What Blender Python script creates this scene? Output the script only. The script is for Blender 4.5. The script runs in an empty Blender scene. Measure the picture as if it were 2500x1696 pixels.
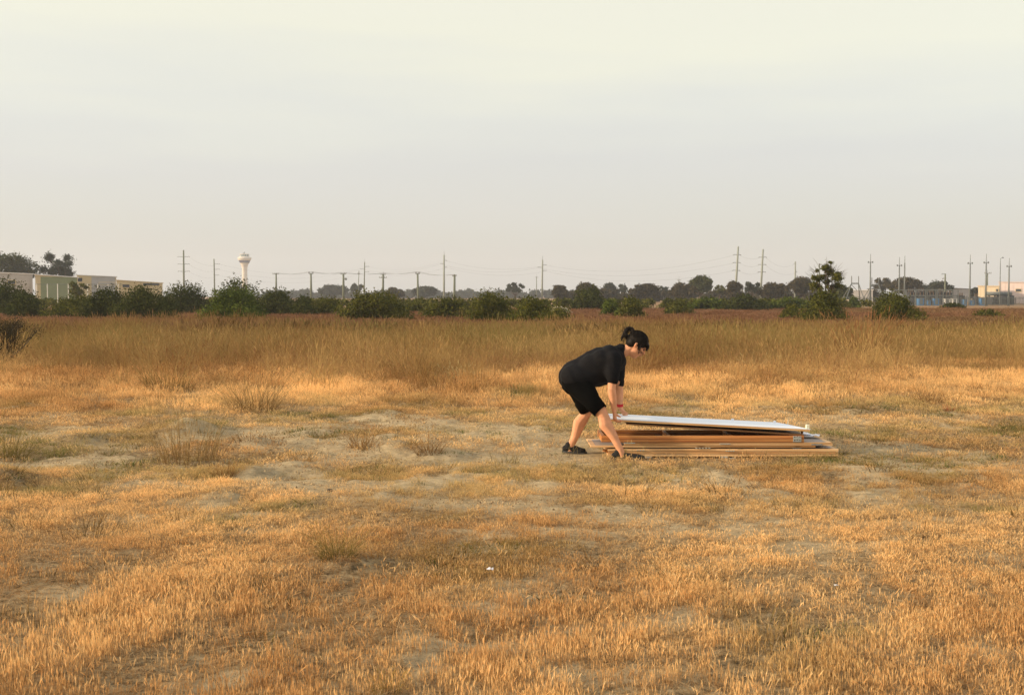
import bpy, bmesh, math, random
import numpy as np
from mathutils import Vector, Matrix, Euler

random.seed(7)
rng = np.random.default_rng(7)
scene = bpy.context.scene
COL = scene.collection
R = math.radians

# ------------------------------------------------------------------ camera
CAM_H, F_PX, HORIZON, CX, CY = 1.47, 3000.0, 722.0, 1250.0, 848.0
PITCH = math.atan((CY - HORIZON) / F_PX)
cam_data = bpy.data.cameras.new('camera')
cam = bpy.data.objects.new('camera', cam_data)
COL.objects.link(cam)
cam.location = (0, 0, CAM_H)
cam.rotation_euler = (math.pi / 2 - PITCH, 0, 0)
cam_data.sensor_width = 36.0
cam_data.lens = 36.0 * F_PX / 2500.0
cam_data.clip_start = 0.1
cam_data.clip_end = 12000
cam_data.dof.use_dof = True
cam_data.dof.focus_distance = 11.2
cam_data.dof.aperture_fstop = 11
scene.camera = cam

# ------------------------------------------------------------------ world
SUN_EL, SUN_AZ = 17.0, -10.0      # azimuth: degrees behind the picture plane, from the left
world = bpy.data.worlds.new('World')
scene.world = world
world.use_nodes = True
wt = world.node_tree
wt.nodes.clear()
def wn(t, **k):
    n = wt.nodes.new(t)
    for a, b in k.items(): setattr(n, a, b)
    return n
wl = wt.links.new
sun_dir = Vector((-math.cos(R(SUN_EL)) * math.cos(R(SUN_AZ)), math.cos(R(SUN_EL)) * math.sin(R(SUN_AZ)), math.sin(R(SUN_EL))))
sky = wn('ShaderNodeTexSky'); sky.sky_type = 'NISHITA'; sky.sun_disc = False
sky.sun_elevation = R(SUN_EL)
sky.sun_rotation = math.atan2(sun_dir.x, sun_dir.y)
sky.dust_density = 3.0
bg1 = wn('ShaderNodeBackground'); bg1.inputs['Strength'].default_value = 0.05
wl(sky.outputs[0], bg1.inputs['Color'])
tc = wn('ShaderNodeTexCoord')
sep = wn('ShaderNodeSeparateXYZ'); wl(tc.outputs['Generated'], sep.inputs[0])
mapn = wn('ShaderNodeMapping'); mapn.inputs['Scale'].default_value = (1.2, 1.2, 9.0); mapn.inputs['Rotation'].default_value = (0, R(3.5), 0)
wl(tc.outputs['Generated'], mapn.inputs[0])
nz = wn('ShaderNodeTexNoise'); nz.inputs['Scale'].default_value = 2.6; nz.inputs['Detail'].default_value = 4.0; nz.inputs['Roughness'].default_value = 0.5
wl(mapn.outputs[0], nz.inputs['Vector'])
m1 = wn('ShaderNodeMath', operation='MULTIPLY_ADD'); m1.inputs[1].default_value = 0.10; m1.inputs[2].default_value = -0.05
wl(nz.outputs['Fac'], m1.inputs[0])
m2 = wn('ShaderNodeMath', operation='ADD'); wl(sep.outputs['Z'], m2.inputs[0]); wl(m1.outputs[0], m2.inputs[1])
ramp = wn('ShaderNodeValToRGB'); wl(m2.outputs[0], ramp.inputs[0])
cr = ramp.color_ramp
stops = [(0.0, (.61, .60, .575)), (0.05, (.635, .63, .59)), (0.10, (.66, .645, .62)), (0.145, (.735, .72, .645)),
         (0.20, (.86, .825, .65)), (0.30, (.88, .84, .67)), (0.6, (.82, .80, .72)), (1.0, (.76, .75, .73))]
cr.elements[0].position = stops[0][0]; cr.elements[0].color = (*stops[0][1], 1)
cr.elements[1].position = stops[-1][0]; cr.elements[1].color = (*stops[-1][1], 1)
for p, c in stops[1:-1]:
    e = cr.elements.new(p); e.color = (*c, 1)
bg2 = wn('ShaderNodeBackground'); bg2.inputs['Strength'].default_value = 0.93
wl(ramp.outputs[0], bg2.inputs['Color'])
addw = wn('ShaderNodeAddShader'); wl(bg1.outputs[0], addw.inputs[0]); wl(bg2.outputs[0], addw.inputs[1])
wo = wn('ShaderNodeOutputWorld'); wl(addw.outputs[0], wo.inputs['Surface'])

# ------------------------------------------------------------------ sun
sd = bpy.data.lights.new('sun', 'SUN'); so = bpy.data.objects.new('sun', sd); COL.objects.link(so)
sd.energy = 5.0; sd.angle = R(1.5); sd.color = (1.0, 0.78, 0.53)
so.rotation_euler = sun_dir.to_track_quat('Z', 'Y').to_euler()
so.location = (-30, 10, 20)

vs = scene.view_settings
vs.view_transform = 'Standard'; vs.look = 'None'; vs.exposure = 0.0; vs.gamma = 1.0; vs.use_curve_mapping = False
try:
    scene.cycles.max_bounces = 6; scene.cycles.diffuse_bounces = 3; scene.cycles.transmission_bounces = 3; scene.cycles.volume_bounces = 1
except Exception: pass
scene.render.resolution_x = 1024; scene.render.resolution_y = 694

# ================================================================== helpers
def at(px, py, Y):
    """world point on the plane y=Y seen at photo pixel (px,py)"""
    dx = (px - CX) / F_PX; dz = -(py - CY) / F_PX
    d = Vector((dx, 1.0, dz))
    c, s = math.cos(-PITCH), math.sin(-PITCH)
    d = Vector((d.x, d.y * c - d.z * s, d.y * s + d.z * c))
    k = Y / d.y
    return Vector((d.x * k, Y, CAM_H + d.z * k))
def gY(py):                       # distance of flat ground seen at row py
    return CAM_H * F_PX / (py - HORIZON)

def hash2(ix, iy, seed):
    h = (ix.astype(np.int64) * 374761393 + iy.astype(np.int64) * 668265263 + seed * 1274126177) & 0xFFFFFFFF
    h = ((h ^ (h >> 13)) * 1274126177) & 0xFFFFFFFF
    return ((h ^ (h >> 16)) & 0xFFFF) / 65535.0
def vnoise(x, y, seed=0):
    ix = np.floor(x); iy = np.floor(y); fx = x - ix; fy = y - iy
    fx = fx * fx * (3 - 2 * fx); fy = fy * fy * (3 - 2 * fy)
    a = hash2(ix, iy, seed); b = hash2(ix + 1, iy, seed); c = hash2(ix, iy + 1, seed); d = hash2(ix + 1, iy + 1, seed)
    return (a * (1 - fx) + b * fx) * (1 - fy) + (c * (1 - fx) + d * fx) * fy
def fbm(x, y, seed=0, o=4):
    s = 0; a = .5; t = 0
    for i in range(o):
        s = s + a * vnoise(x * 2 ** i + 17.3 * i, y * 2 ** i - 9.1 * i, seed + i); t += a; a *= .5
    return s / t
def sstep(a, b, x):
    t = np.clip((x - a) / (b - a), 0, 1); return t * t * (3 - 2 * t)

def make_mesh(name, V, F, attrs=None, smooth=False):
    """V (n,3); F: list of (m,k) int arrays or python list of tuples"""
    me = bpy.data.meshes.new(name)
    V = np.asarray(V, dtype=np.float32)
    if isinstance(F, np.ndarray): F = [F]
    if F and not isinstance(F[0], np.ndarray):
        me.from_pydata(V.tolist(), [], F)
    else:
        tot = np.concatenate([np.full(len(f), f.shape[1], dtype=np.int32) for f in F])
        loops = np.concatenate([f.ravel() for f in F]).astype(np.int32)
        me.vertices.add(len(V)); me.vertices.foreach_set('co', V.ravel())
        me.loops.add(len(loops)); me.loops.foreach_set('vertex_index', loops)
        me.polygons.add(len(tot))
        st = np.concatenate([[0], np.cumsum(tot)[:-1]]).astype(np.int32)
        me.polygons.foreach_set('loop_start', st)
        me.polygons.foreach_set('loop_total', tot)
    if attrs:
        for k, a in attrs.items():
            at_ = me.attributes.new(k, 'FLOAT', 'POINT'); at_.data.foreach_set('value', np.asarray(a, dtype=np.float32))
    me.update(calc_edges=True)
    if smooth:
        me.polygons.foreach_set('use_smooth', np.ones(len(me.polygons), dtype=bool))
    return me

def obj(name, me, mat=None, parent=None):
    o = bpy.data.objects.new(name, me)
    COL.objects.link(o)
    if mat is not None and len(me.materials) == 0: me.materials.append(mat)
    if parent is not None: o.parent = parent
    return o
def tag(o, label=None, cat=None, group=None, kind=None):
    if label: o['label'] = label
    if cat: o['category'] = cat
    if group: o['group'] = group
    if kind: o['kind'] = kind
    return o
def thing(name, label, cat, loc=(0, 0, 0), rz=0, group=None):
    o = bpy.data.objects.new(name, None); COL.objects.link(o)
    o.location = loc; o.rotation_euler = (0, 0, rz); o.empty_display_size = .1
    return tag(o, label, cat, group)

class MB:
    """collects simple solids as one mesh"""
    def __init__(s): s.V = []; s.F = []
    def box(s, c, d, rot=None):
        n = len(s.V)
        for z in (-.5, .5):
            for y in (-.5, .5):
                for x in (-.5, .5):
                    p = Vector((x * d[0], y * d[1], z * d[2]))
                    if rot: p = rot @ p
                    s.V.append(tuple(p + Vector(c)))
        for f in ((0, 2, 3, 1), (4, 5, 7, 6), (0, 1, 5, 4), (2, 6, 7, 3), (0, 4, 6, 2), (1, 3, 7, 5)):
            s.F.append(tuple(n + i for i in f))
        return s
    def prism(s, P, Q):           # two equal polygons joined
        n = len(s.V); k = len(P)
        s.V += [tuple(p) for p in P] + [tuple(q) for q in Q]
        s.F.append(tuple(n + i for i in range(k))[::-1]); s.F.append(tuple(n + k + i for i in range(k)))
        for i in range(k):
            j = (i + 1) % k; s.F.append((n + i, n + j, n + k + j, n + k + i))
        return s
    def tube(s, pts, rad, k=6, cap=True):
        pts = [Vector(p) for p in pts]
        if not hasattr(rad, '__len__'): rad = [rad] * len(pts)
        n0 = len(s.V); up = Vector((0.13, 0.07, 1))
        for i, p in enumerate(pts):
            d = (pts[min(i + 1, len(pts) - 1)] - pts[max(i - 1, 0)])
            if d.length < 1e-9: d = Vector((0, 0, 1))
            d.normalize()
            u = up if abs(d.dot(up.normalized())) < .95 else Vector((1, 0.1, 0))
            a = d.cross(u).normalized(); b = d.cross(a)
            for j in range(k):
                t = 2 * math.pi * j / k
                s.V.append(tuple(p + (a * math.cos(t) + b * math.sin(t)) * rad[i]))
        for i in range(len(pts) - 1):
            for j in range(k):
                q = (j + 1) % k
                s.F.append((n0 + i * k + j, n0 + i * k + q, n0 + (i + 1) * k + q, n0 + (i + 1) * k + j))
        if cap:
            s.F.append(tuple(n0 + j for j in range(k))[::-1]); m = n0 + (len(pts) - 1) * k
            s.F.append(tuple(m + j for j in range(k)))
        return s
    def build(s, name, mat, parent=None, smooth=False, bevel=0):
        me = bpy.data.meshes.new(name); me.from_pydata(s.V, [], s.F)
        bm = bmesh.new(); bm.from_mesh(me); bmesh.ops.recalc_face_normals(bm, faces=bm.faces)
        if bevel: bmesh.ops.bevel(bm, geom=bm.edges[:], offset=bevel, segments=1, affect='EDGES')
        bm.to_mesh(me); bm.free()
        if smooth: me.polygons.foreach_set('use_smooth', np.ones(len(me.polygons), dtype=bool))
        return obj(name, me, mat, parent)

# ------------------------------------------------------------------ materials
def nodes_of(name):
    m = bpy.data.materials.new(name); m.use_nodes = True
    nt = m.node_tree; nt.nodes.clear()
    out = nt.nodes.new('ShaderNodeOutputMaterial')
    return m, nt, out
def plain(name, col, rough=.8, noise=.15, nscale=8, metal=0, bump=0, stretch=(1, 1, 1), spec=.3, col2=None):
    m, nt, out = nodes_of(name)
    b = nt.nodes.new('ShaderNodeBsdfPrincipled')
    b.inputs['Roughness'].default_value = rough; b.inputs['Metallic'].default_value = metal
    b.inputs['Specular IOR Level'].default_value = spec
    t = nt.nodes.new('ShaderNodeTexCoord'); mp = nt.nodes.new('ShaderNodeMapping'); mp.inputs['Scale'].default_value = stretch
    n = nt.nodes.new('ShaderNodeTexNoise'); n.inputs['Scale'].default_value = nscale; n.inputs['Detail'].default_value = 6; n.inputs['Roughness'].default_value = .65
    nt.links.new(t.outputs['Object'], mp.inputs[0]); nt.links.new(mp.outputs[0], n.inputs['Vector'])
    mx = nt.nodes.new('ShaderNodeMix'); mx.data_type = 'RGBA'
    cr = nt.nodes.new('ShaderNodeValToRGB'); cr.color_ramp.elements[0].position = .3; cr.color_ramp.elements[1].position = .7
    nt.links.new(n.outputs['Fac'], cr.inputs[0]); nt.links.new(cr.outputs[0], mx.inputs['Factor'])
    a = tuple(c * (1 - noise) for c in col); c2 = col2 or tuple(min(1, c * (1 + noise)) for c in col)
    mx.inputs['A'].default_value = (*a, 1); mx.inputs['B'].default_value = (*c2, 1)
    nt.links.new(mx.outputs['Result'], b.inputs['Base Color'])
    if bump:
        bp = nt.nodes.new('ShaderNodeBump'); bp.inputs['Strength'].default_value = bump; bp.inputs['Distance'].default_value = .01
        nt.links.new(n.outputs['Fac'], bp.inputs['Height']); nt.links.new(bp.outputs[0], b.inputs['Normal'])
    nt.links.new(b.outputs[0], out.inputs[0])
    return m

def wood(name, light, dark, red=None):
    m, nt, out = nodes_of(name); L = nt.links.new
    b = nt.nodes.new('ShaderNodeBsdfPrincipled'); b.inputs['Roughness'].default_value = .62; b.inputs['Specular IOR Level'].default_value = .25
    t = nt.nodes.new('ShaderNodeTexCoord'); oi = nt.nodes.new('ShaderNodeObjectInfo')
    ad = nt.nodes.new('ShaderNodeVectorMath'); ad.operation = 'MULTIPLY_ADD'
    L(oi.outputs['Random'], ad.inputs[0]); ad.inputs[1].default_value = (13, 7, 5); L(t.outputs['Object'], ad.inputs[2])
    mp = nt.nodes.new('ShaderNodeMapping'); mp.inputs['Scale'].default_value = (1.1, 22, 60); L(ad.outputs[0], mp.inputs[0])
    n = nt.nodes.new('ShaderNodeTexNoise'); n.inputs['Scale'].default_value = 1.3; n.inputs['Detail'].default_value = 5; n.inputs['Distortion'].default_value = .6
    L(mp.outputs[0], n.inputs['Vector'])
    cr = nt.nodes.new('ShaderNodeValToRGB'); cr.color_ramp.elements[0].position = .32; cr.color_ramp.elements[1].position = .62
    cr.color_ramp.elements[0].color = (*dark, 1); cr.color_ramp.elements[1].color = (*light, 1)
    L(n.outputs['Fac'], cr.inputs[0])
    # knots
    mp2 = nt.nodes.new('ShaderNodeMapping'); mp2.inputs['Scale'].default_value = (3.2, 6, 12); L(ad.outputs[0], mp2.inputs[0])
    v = nt.nodes.new('ShaderNodeTexVoronoi'); v.inputs['Scale'].default_value = 1.0; L(mp2.outputs[0], v.inputs['Vector'])
    kr = nt.nodes.new('ShaderNodeValToRGB'); kr.color_ramp.elements[0].position = .06; kr.color_ramp.elements[1].position = .16
    kr.color_ramp.elements[0].color = (.35, .25, .2, 1); kr.color_ramp.elements[1].color = (1, 1, 1, 1)
    L(v.outputs['Distance'], kr.inputs[0])
    mu = nt.nodes.new('ShaderNodeMix'); mu.data_type = 'RGBA'; mu.blend_type = 'MULTIPLY'; mu.inputs['Factor'].default_value = .8
    L(cr.outputs[0], mu.inputs['A']); L(kr.outputs[0], mu.inputs['B'])
    # board to board variation
    hs = nt.nodes.new('ShaderNodeHueSaturation'); mr = nt.nodes.new('ShaderNodeMapRange'); mr.inputs['To Min'].default_value = .82; mr.inputs['To Max'].default_value = 1.15
    L(oi.outputs['Random'], mr.inputs[0]); L(mr.outputs[0], hs.inputs['Value']); L(mu.outputs['Result'], hs.inputs['Color'])
    L(hs.outputs[0], b.inputs['Base Color'])
    bp = nt.nodes.new('ShaderNodeBump'); bp.inputs['Strength'].default_value = .25; bp.inputs['Distance'].default_value = .003
    L(n.outputs['Fac'], bp.inputs['Height']); L(bp.outputs[0], b.inputs['Normal'])
    L(b.outputs[0], out.inputs[0])
    return m

def grass_mat(name, stops, green=(.10, .12, .03), transl=.3, rust=True):
    """colour along the blade (attribute h), random tone per blade (attribute t), tint per clump (instancer)"""
    m, nt, out = nodes_of(name); L = nt.links.new
    ah = nt.nodes.new('ShaderNodeAttribute'); ah.attribute_name = 'h'
    at_ = nt.nodes.new('ShaderNodeAttribute'); at_.attribute_name = 't'
    ai = nt.nodes.new('ShaderNodeAttribute'); ai.attribute_name = 'tint'; ai.attribute_type = 'INSTANCER'
    ag = nt.nodes.new('ShaderNodeAttribute'); ag.attribute_name = 'green'; ag.attribute_type = 'INSTANCER'
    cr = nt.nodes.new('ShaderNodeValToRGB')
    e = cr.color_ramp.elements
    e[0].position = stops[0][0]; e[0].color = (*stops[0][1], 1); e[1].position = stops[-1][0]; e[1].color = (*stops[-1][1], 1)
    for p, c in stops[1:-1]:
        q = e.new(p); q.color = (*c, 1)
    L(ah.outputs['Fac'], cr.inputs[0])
    gm = nt.nodes.new('ShaderNodeMix'); gm.data_type = 'RGBA'; gm.inputs['B'].default_value = (*green, 1)
    rm = nt.nodes.new('ShaderNodeMapRange'); rm.inputs['From Min'].default_value = .55; rm.inputs['From Max'].default_value = .12; L(ai.outputs['Fac'], rm.inputs[0])
    ru = nt.nodes.new('ShaderNodeMix'); ru.data_type = 'RGBA'; ru.blend_type = 'MULTIPLY'; ru.inputs['B'].default_value = (.90, .76, .64, 1) if rust else (1, 1, 1, 1)
    L(rm.outputs[0], ru.inputs['Factor']); L(cr.outputs[0], ru.inputs['A'])
    L(ru.outputs['Result'], gm.inputs['A']); L(ag.outputs['Fac'], gm.inputs['Factor'])
    ad = nt.nodes.new('ShaderNodeMath'); ad.operation = 'ADD'; L(at_.outputs['Fac'], ad.inputs[0]); L(ai.outputs['Fac'], ad.inputs[1])
    mr = nt.nodes.new('ShaderNodeMapRange'); mr.inputs['From Min'].default_value = 0; mr.inputs['From Max'].default_value = 2
    mr.inputs['To Min'].default_value = .45; mr.inputs['To Max'].default_value = 1.5; L(ad.outputs[0], mr.inputs[0])
    hs = nt.nodes.new('ShaderNodeHueSaturation'); L(gm.outputs['Result'], hs.inputs['Color']); L(mr.outputs[0], hs.inputs['Value'])
    d = nt.nodes.new('ShaderNodeBsdfDiffuse'); tr = nt.nodes.new('ShaderNodeBsdfTranslucent')
    L(hs.outputs[0], d.inputs[0]); L(hs.outputs[0], tr.inputs[0])
    ms = nt.nodes.new('ShaderNodeMixShader'); ms.inputs[0].default_value = transl
    L(d.outputs[0], ms.inputs[1]); L(tr.outputs[0], ms.inputs[2]); L(ms.outputs[0], out.inputs[0])
    return m

def leaf_mat(name, a, b, c):
    m, nt, out = nodes_of(name); L = nt.links.new
    at_ = nt.nodes.new('ShaderNodeAttribute'); at_.attribute_name = 't'
    t = nt.nodes.new('ShaderNodeTexCoord'); n = nt.nodes.new('ShaderNodeTexNoise'); n.inputs['Scale'].default_value = .9; n.inputs['Detail'].default_value = 3
    L(t.outputs['Object'], n.inputs['Vector'])
    ad = nt.nodes.new('ShaderNodeMath'); ad.operation = 'MULTIPLY_ADD'; ad.inputs[1].default_value = .55
    L(at_.outputs['Fac'], ad.inputs[0]); L(n.outputs['Fac'], ad.inputs[2])
    cr = nt.nodes.new('ShaderNodeValToRGB'); e = cr.color_ramp.elements
    e[0].position = .3; e[0].color = (*a, 1); e[1].position = 1.0; e[1].color = (*c, 1); q = e.new(.72); q.color = (*b, 1)
    L(ad.outputs[0], cr.inputs[0])
    d = nt.nodes.new('ShaderNodeBsdfDiffuse'); L(cr.outputs[0], d.inputs[0])
    tr = nt.nodes.new('ShaderNodeBsdfTranslucent'); L(cr.outputs[0], tr.inputs[0])
    ms = nt.nodes.new('ShaderNodeMixShader'); ms.inputs[0].default_value = .2
    L(d.outputs[0], ms.inputs[1]); L(tr.outputs[0], ms.inputs[2]); L(ms.outputs[0], out.inputs[0])
    return m

M = {}
M['wood_light'] = wood('pale_pine', (.80, .52, .26), (.50, .27, .11))
M['wood_mid'] = wood('aged_pine', (.64, .37, .16), (.38, .18, .07))
M['wood_red'] = wood('red_pine', (.60, .28, .09), (.34, .10, .03))
M['wood_brown'] = wood('brown_wood', (.20, .10, .04), (.10, .045, .018))
M['white_paint'] = plain('white_painted_board', (.84, .88, .95), .5, .03, 3)
M['paper'] = plain('white_paper', (.75, .75, .80), .8, .06, 20)
M['greyed_ply'] = plain('greyed_plywood', (.36, .30, .26), .8, .2, 14, stretch=(1, 12, 8))
M['steel'] = plain('galvanised_steel', (.42, .43, .40), .5, .25, 60, metal=.4)
M['hole'] = plain('screw_hole', (.03, .03, .03), .8)
M['frame_shade'] = plain('inner_shadow_black', (.012, .013, .012), .95)  # near-black that stands for the shadow inside the open frame
M['cream'] = plain('cream_block', (.75, .72, .55), .6, .05)
M['shed_cream'] = plain('cream_sheet_metal', (.62, .50, .30), .6, .08, 1.5)
M['shed_shaded_olive'] = plain('shaded_olive_front', (.22, .25, .14), .6, .1, 1.5)  # olive tone with the shade of the front wall in it
M['shed_grey'] = plain('grey_sheet_metal', (.42, .40, .39), .6, .1, 1.5)
M['roof_white'] = plain('pale_roof', (.85, .84, .82), .5, .05, 2)
M['window_dark'] = plain('dark_window', (.04, .05, .07), .2, .1, 2, spec=.5)
M['galv'] = plain('grey_galvanised', (.16, .175, .17), .6, .2, 4, metal=.2)
M['pole_wood'] = plain('weathered_green_pole', (.15, .165, .12), .85, .25, 3)
M['pole_conc'] = plain('pale_pole', (.26, .28, .24), .8, .15, 3)
M['insul'] = plain('brown_insulator', (.13, .09, .06), .4, .2, 5)
M['wire'] = plain('dull_wire', (.12, .12, .12), .6, .1)
M['tower_white'] = plain('tower_concrete', (.66, .60, .52), .7, .04, .3)
M['tower_band'] = plain('tower_blue_band', (.04, .04, .10), .5, .1, .3)
M['tower_glass'] = plain('tower_cab_glass', (.12, .28, .33), .15, .1, .3, spec=.6)
M['sub_dark'] = plain('dark_transformer', (.035, .038, .045), .6, .3, 2)
M['sub_blue'] = plain('blue_equipment', (.06, .20, .42), .5, .2, 2)
M['sub_white'] = plain('white_panel', (.72, .70, .66), .6, .1, 2)
M['bld_pink'] = plain('pale_pink_wall', (.72, .60, .56), .7, .05, .5)
M['bld_cream'] = plain('pale_cream_wall', (.74, .62, .45), .7, .05, .5)
M['bark'] = plain('bark', (.10, .075, .05), .9, .3, 10, bump=.5)
M['bark_pale'] = plain('pale_bark', (.30, .26, .21), .9, .25, 6)
M['leaf_dark'] = leaf_mat('dark_leaves', (.018, .024, .007), (.046, .056, .015), (.095, .10, .028))
M['leaf_olive'] = leaf_mat('olive_leaves', (.026, .032, .007), (.074, .080, .016), (.16, .15, .034))
M['leaf_green'] = leaf_mat('green_leaves', (.024, .036, .007), (.070, .094, .017), (.15, .18, .034))
M['leaf_brown'] = leaf_mat('brownish_leaves', (.020, .019, .011), (.048, .041, .022), (.10, .08, .04))
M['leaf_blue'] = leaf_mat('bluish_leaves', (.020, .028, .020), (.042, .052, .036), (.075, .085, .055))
M['skin'] = plain('skin', (.68, .33, .185), .65, .14, 16, bump=.12, spec=.25)
M['shirt'] = plain('charcoal_cotton', (.0088, .0088, .0105), .9, .15, 30, bump=.15, spec=.12)
M['shorts'] = plain('black_cotton', (.004, .004, .004), .95, .15, 30, spec=.05)
M['hair'] = plain('dark_brown_hair', (.009, .0065, .005), .6, .35, 60, spec=.15)
M['shoe'] = plain('black_canvas', (.012, .012, .012), .85, .2, 30)
M['sole'] = plain('rubber_sole', (.05, .05, .05), .8)
M['red'] = plain('red_band', (.55, .02, .03), .5, .1)
M['lip'] = plain('lips', (.42, .16, .13), .5, .05)
M['eye'] = plain('eye', (.03, .02, .02), .3, .05)

# ================================================================== terrain functions
K = 2500 / 2324.0
# bare sandy patches: (px, py, rx, ry, strength) in the 2324-wide view
PATCH = [(620, 1082, 95, 24, 1.0), (730, 1112, 95, 13, 1.), (1010, 1146, 170, 15, 1.), (985, 1082, 70, 11, .9), (1230, 1098, 110, 11, .8),
         (1300, 1030, 90, 22, .75), (600, 985, 130, 14, .9), (860, 968, 160, 9, .8), (720, 1008, 150, 12, .8), (95, 1050, 100, 14, .95), (30, 1062, 60, 8, .9),
         (450, 1163, 60, 9, .9), (560, 1178, 90, 8, .7), (1650, 1196, 150, 12, .95), (1560, 1088, 140, 13, .6), (2080, 1085, 170, 16, .8), (1130, 985, 110, 12, .75),
         (1180, 1050, 170, 10, .7), (2060, 1022, 160, 10, .7), (130, 1392, 90, 16, .8), (1000, 1452, 170, 14, .75), (240, 1010, 80, 12, .6),
         (1500, 1440, 160, 20, .5), (880, 1500, 130, 24, .45), (1390, 1535, 140, 16, .5), (2200, 1500, 120, 30, .45), (1850, 1238, 190, 10, .85),
         (1400, 1165, 130, 10, .7), (2000, 1130, 200, 10, .55), (1450, 1110, 200, 8, .6), (60, 1500, 120, 14, .45), (560, 1590, 150, 18, .4), (1300, 1208, 100, 7, .6),
         (1900, 1180, 200, 9, .5), (700, 1210, 120, 6, .6), (1600, 1345, 130, 8, .35), (2000, 1390, 130, 9, .4), (300, 1100, 120, 8, .5), (850, 1040, 110, 8, .8), (1700, 1262, 160, 7, .6)]
PW = []
for (a, b, rx, ry, s) in PATCH:
    Yp = gY(b * K); PW.append(((a * K - CX) * Yp / F_PX, Yp, rx * K * Yp / F_PX, ry * K * Yp * Yp / (CAM_H * F_PX), s))
GREEN = [(85, 1028, 70, 14), (60, 990, 90, 10), (505, 1190, 40, 10), (430, 968, 70, 8), (820, 953, 90, 10), (1290, 1248, 60, 10), (2090, 1160, 40, 8),
         (1010, 1180, 80, 8), (1060, 985, 80, 10), (230, 1080, 50, 18), (100, 1115, 90, 12), (650, 1160, 60, 8), (1930, 1450, 70, 14), (2230, 1160, 90, 10), (1960, 1060, 100, 10), (1100, 1250, 160, 14), (1860, 985, 80, 8), (880, 1000, 60, 6), (1180, 900, 40, 10)]
GW = []
for (a, b, rx, ry) in GREEN:
    Yp = gY(b * K); GW.append(((a * K - CX) * Yp / F_PX, Yp, rx * K * Yp / F_PX, ry * K * Yp * Yp / (CAM_H * F_PX)))

def bare(x, y):
    x = np.asarray(x, float); y = np.asarray(y, float)
    wx = x + .5 * (fbm(x * 1.3, y * 1.3, 31) - .5) ; wy = y + 1.1 * (fbm(x * .9, y * .9, 41) - .5)
    b = np.zeros_like(x)
    for (cx, cy, rx, ry, s) in PW:
        d = ((wx - cx) / rx) ** 2 + ((wy - cy) / ry) ** 2
        b = np.maximum(b, s * np.exp(-d * .8))
    n = fbm(x * 1.7, y * .75, 5, 5); n2 = fbm(x * 6, y * 4, 77, 3)
    mid = sstep(6.5, 8.5, y) * (1 - sstep(15.5, 19, y))
    b = b + (n - .5) * 1.1 + (n2 - .5) * .5 + .26 * mid + .14 * (1 - sstep(6.5, 8.5, y))
    return sstep(.16, .92, b) * (1 - sstep(20, 24, y))
def greenf(x, y):
    g = np.zeros_like(np.asarray(x, float))
    for (cx, cy, rx, ry) in GW:
        g = np.maximum(g, np.exp(-(((x - cx) / rx) ** 2 + ((y - cy) / ry) ** 2) * .9))
    n = fbm(x * .8 + 40, y * .6, 91, 4)
    mid = sstep(7.5, 9.5, y) * (1 - sstep(15, 18, y))
    return np.clip(g * .9 + sstep(.55, .75, n) * .35 + mid * .55 * sstep(.42, .62, fbm(x * 1.5, y * 1.2, 93, 3)), 0, 1)
MOUND = [(420, 985, 60, .16), (560, 1075, 45, .07), (500, 1135, 40, .06), (900, 1025, 40, .07), (1000, 1035, 50, .06), (0, 1100, 50, .12), (660, 1010, 50, .05), (770, 1290, 70, .05),
         (560, 1010, 40, .06), (170, 1005, 60, .05), (870, 945, 60, .06), (1180, 1000, 50, .04), (1860, 1010, 60, .05)]
MW = []
for (a, b, r, h) in MOUND:
    Yp = gY(b * K); MW.append(((a * K - CX) * Yp / F_PX, Yp, r * K * Yp / F_PX, h))
def hgt(x, y):
    x = np.asarray(x, float); y = np.asarray(y, float)
    near = 1 - sstep(26, 60, y)
    z = (.05 * (fbm(x * .45, y * .45, 3, 3) - .5) + .045 * (fbm(x * 2.1, y * 1.9, 8, 4) - .5)) * (.25 + .75 * near)
    for (cx, cy, r, h) in MW:
        z = z + h * np.exp(-(((x - cx) / r) ** 2 + ((y - cy) / (r * 1.5)) ** 2))
    md = sstep(7.5, 10, y) * (1 - sstep(19, 24, y))
    z = z + md * .095 * (fbm(x * 2.1, y * 1.5, 101, 4) - .5) + .03 * near * (fbm(x * 3.2, y * 2.6, 103, 3) - .5)
    # level spot under the timber and the feet
    k = np.exp(-(((x - 1.35) / 1.7) ** 4 + ((y - 11.3) / .75) ** 4))
    return z * (1 - k) - .0 * k
def H(x, y): return float(hgt(np.array([x]), np.array([y]))[0])

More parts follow.
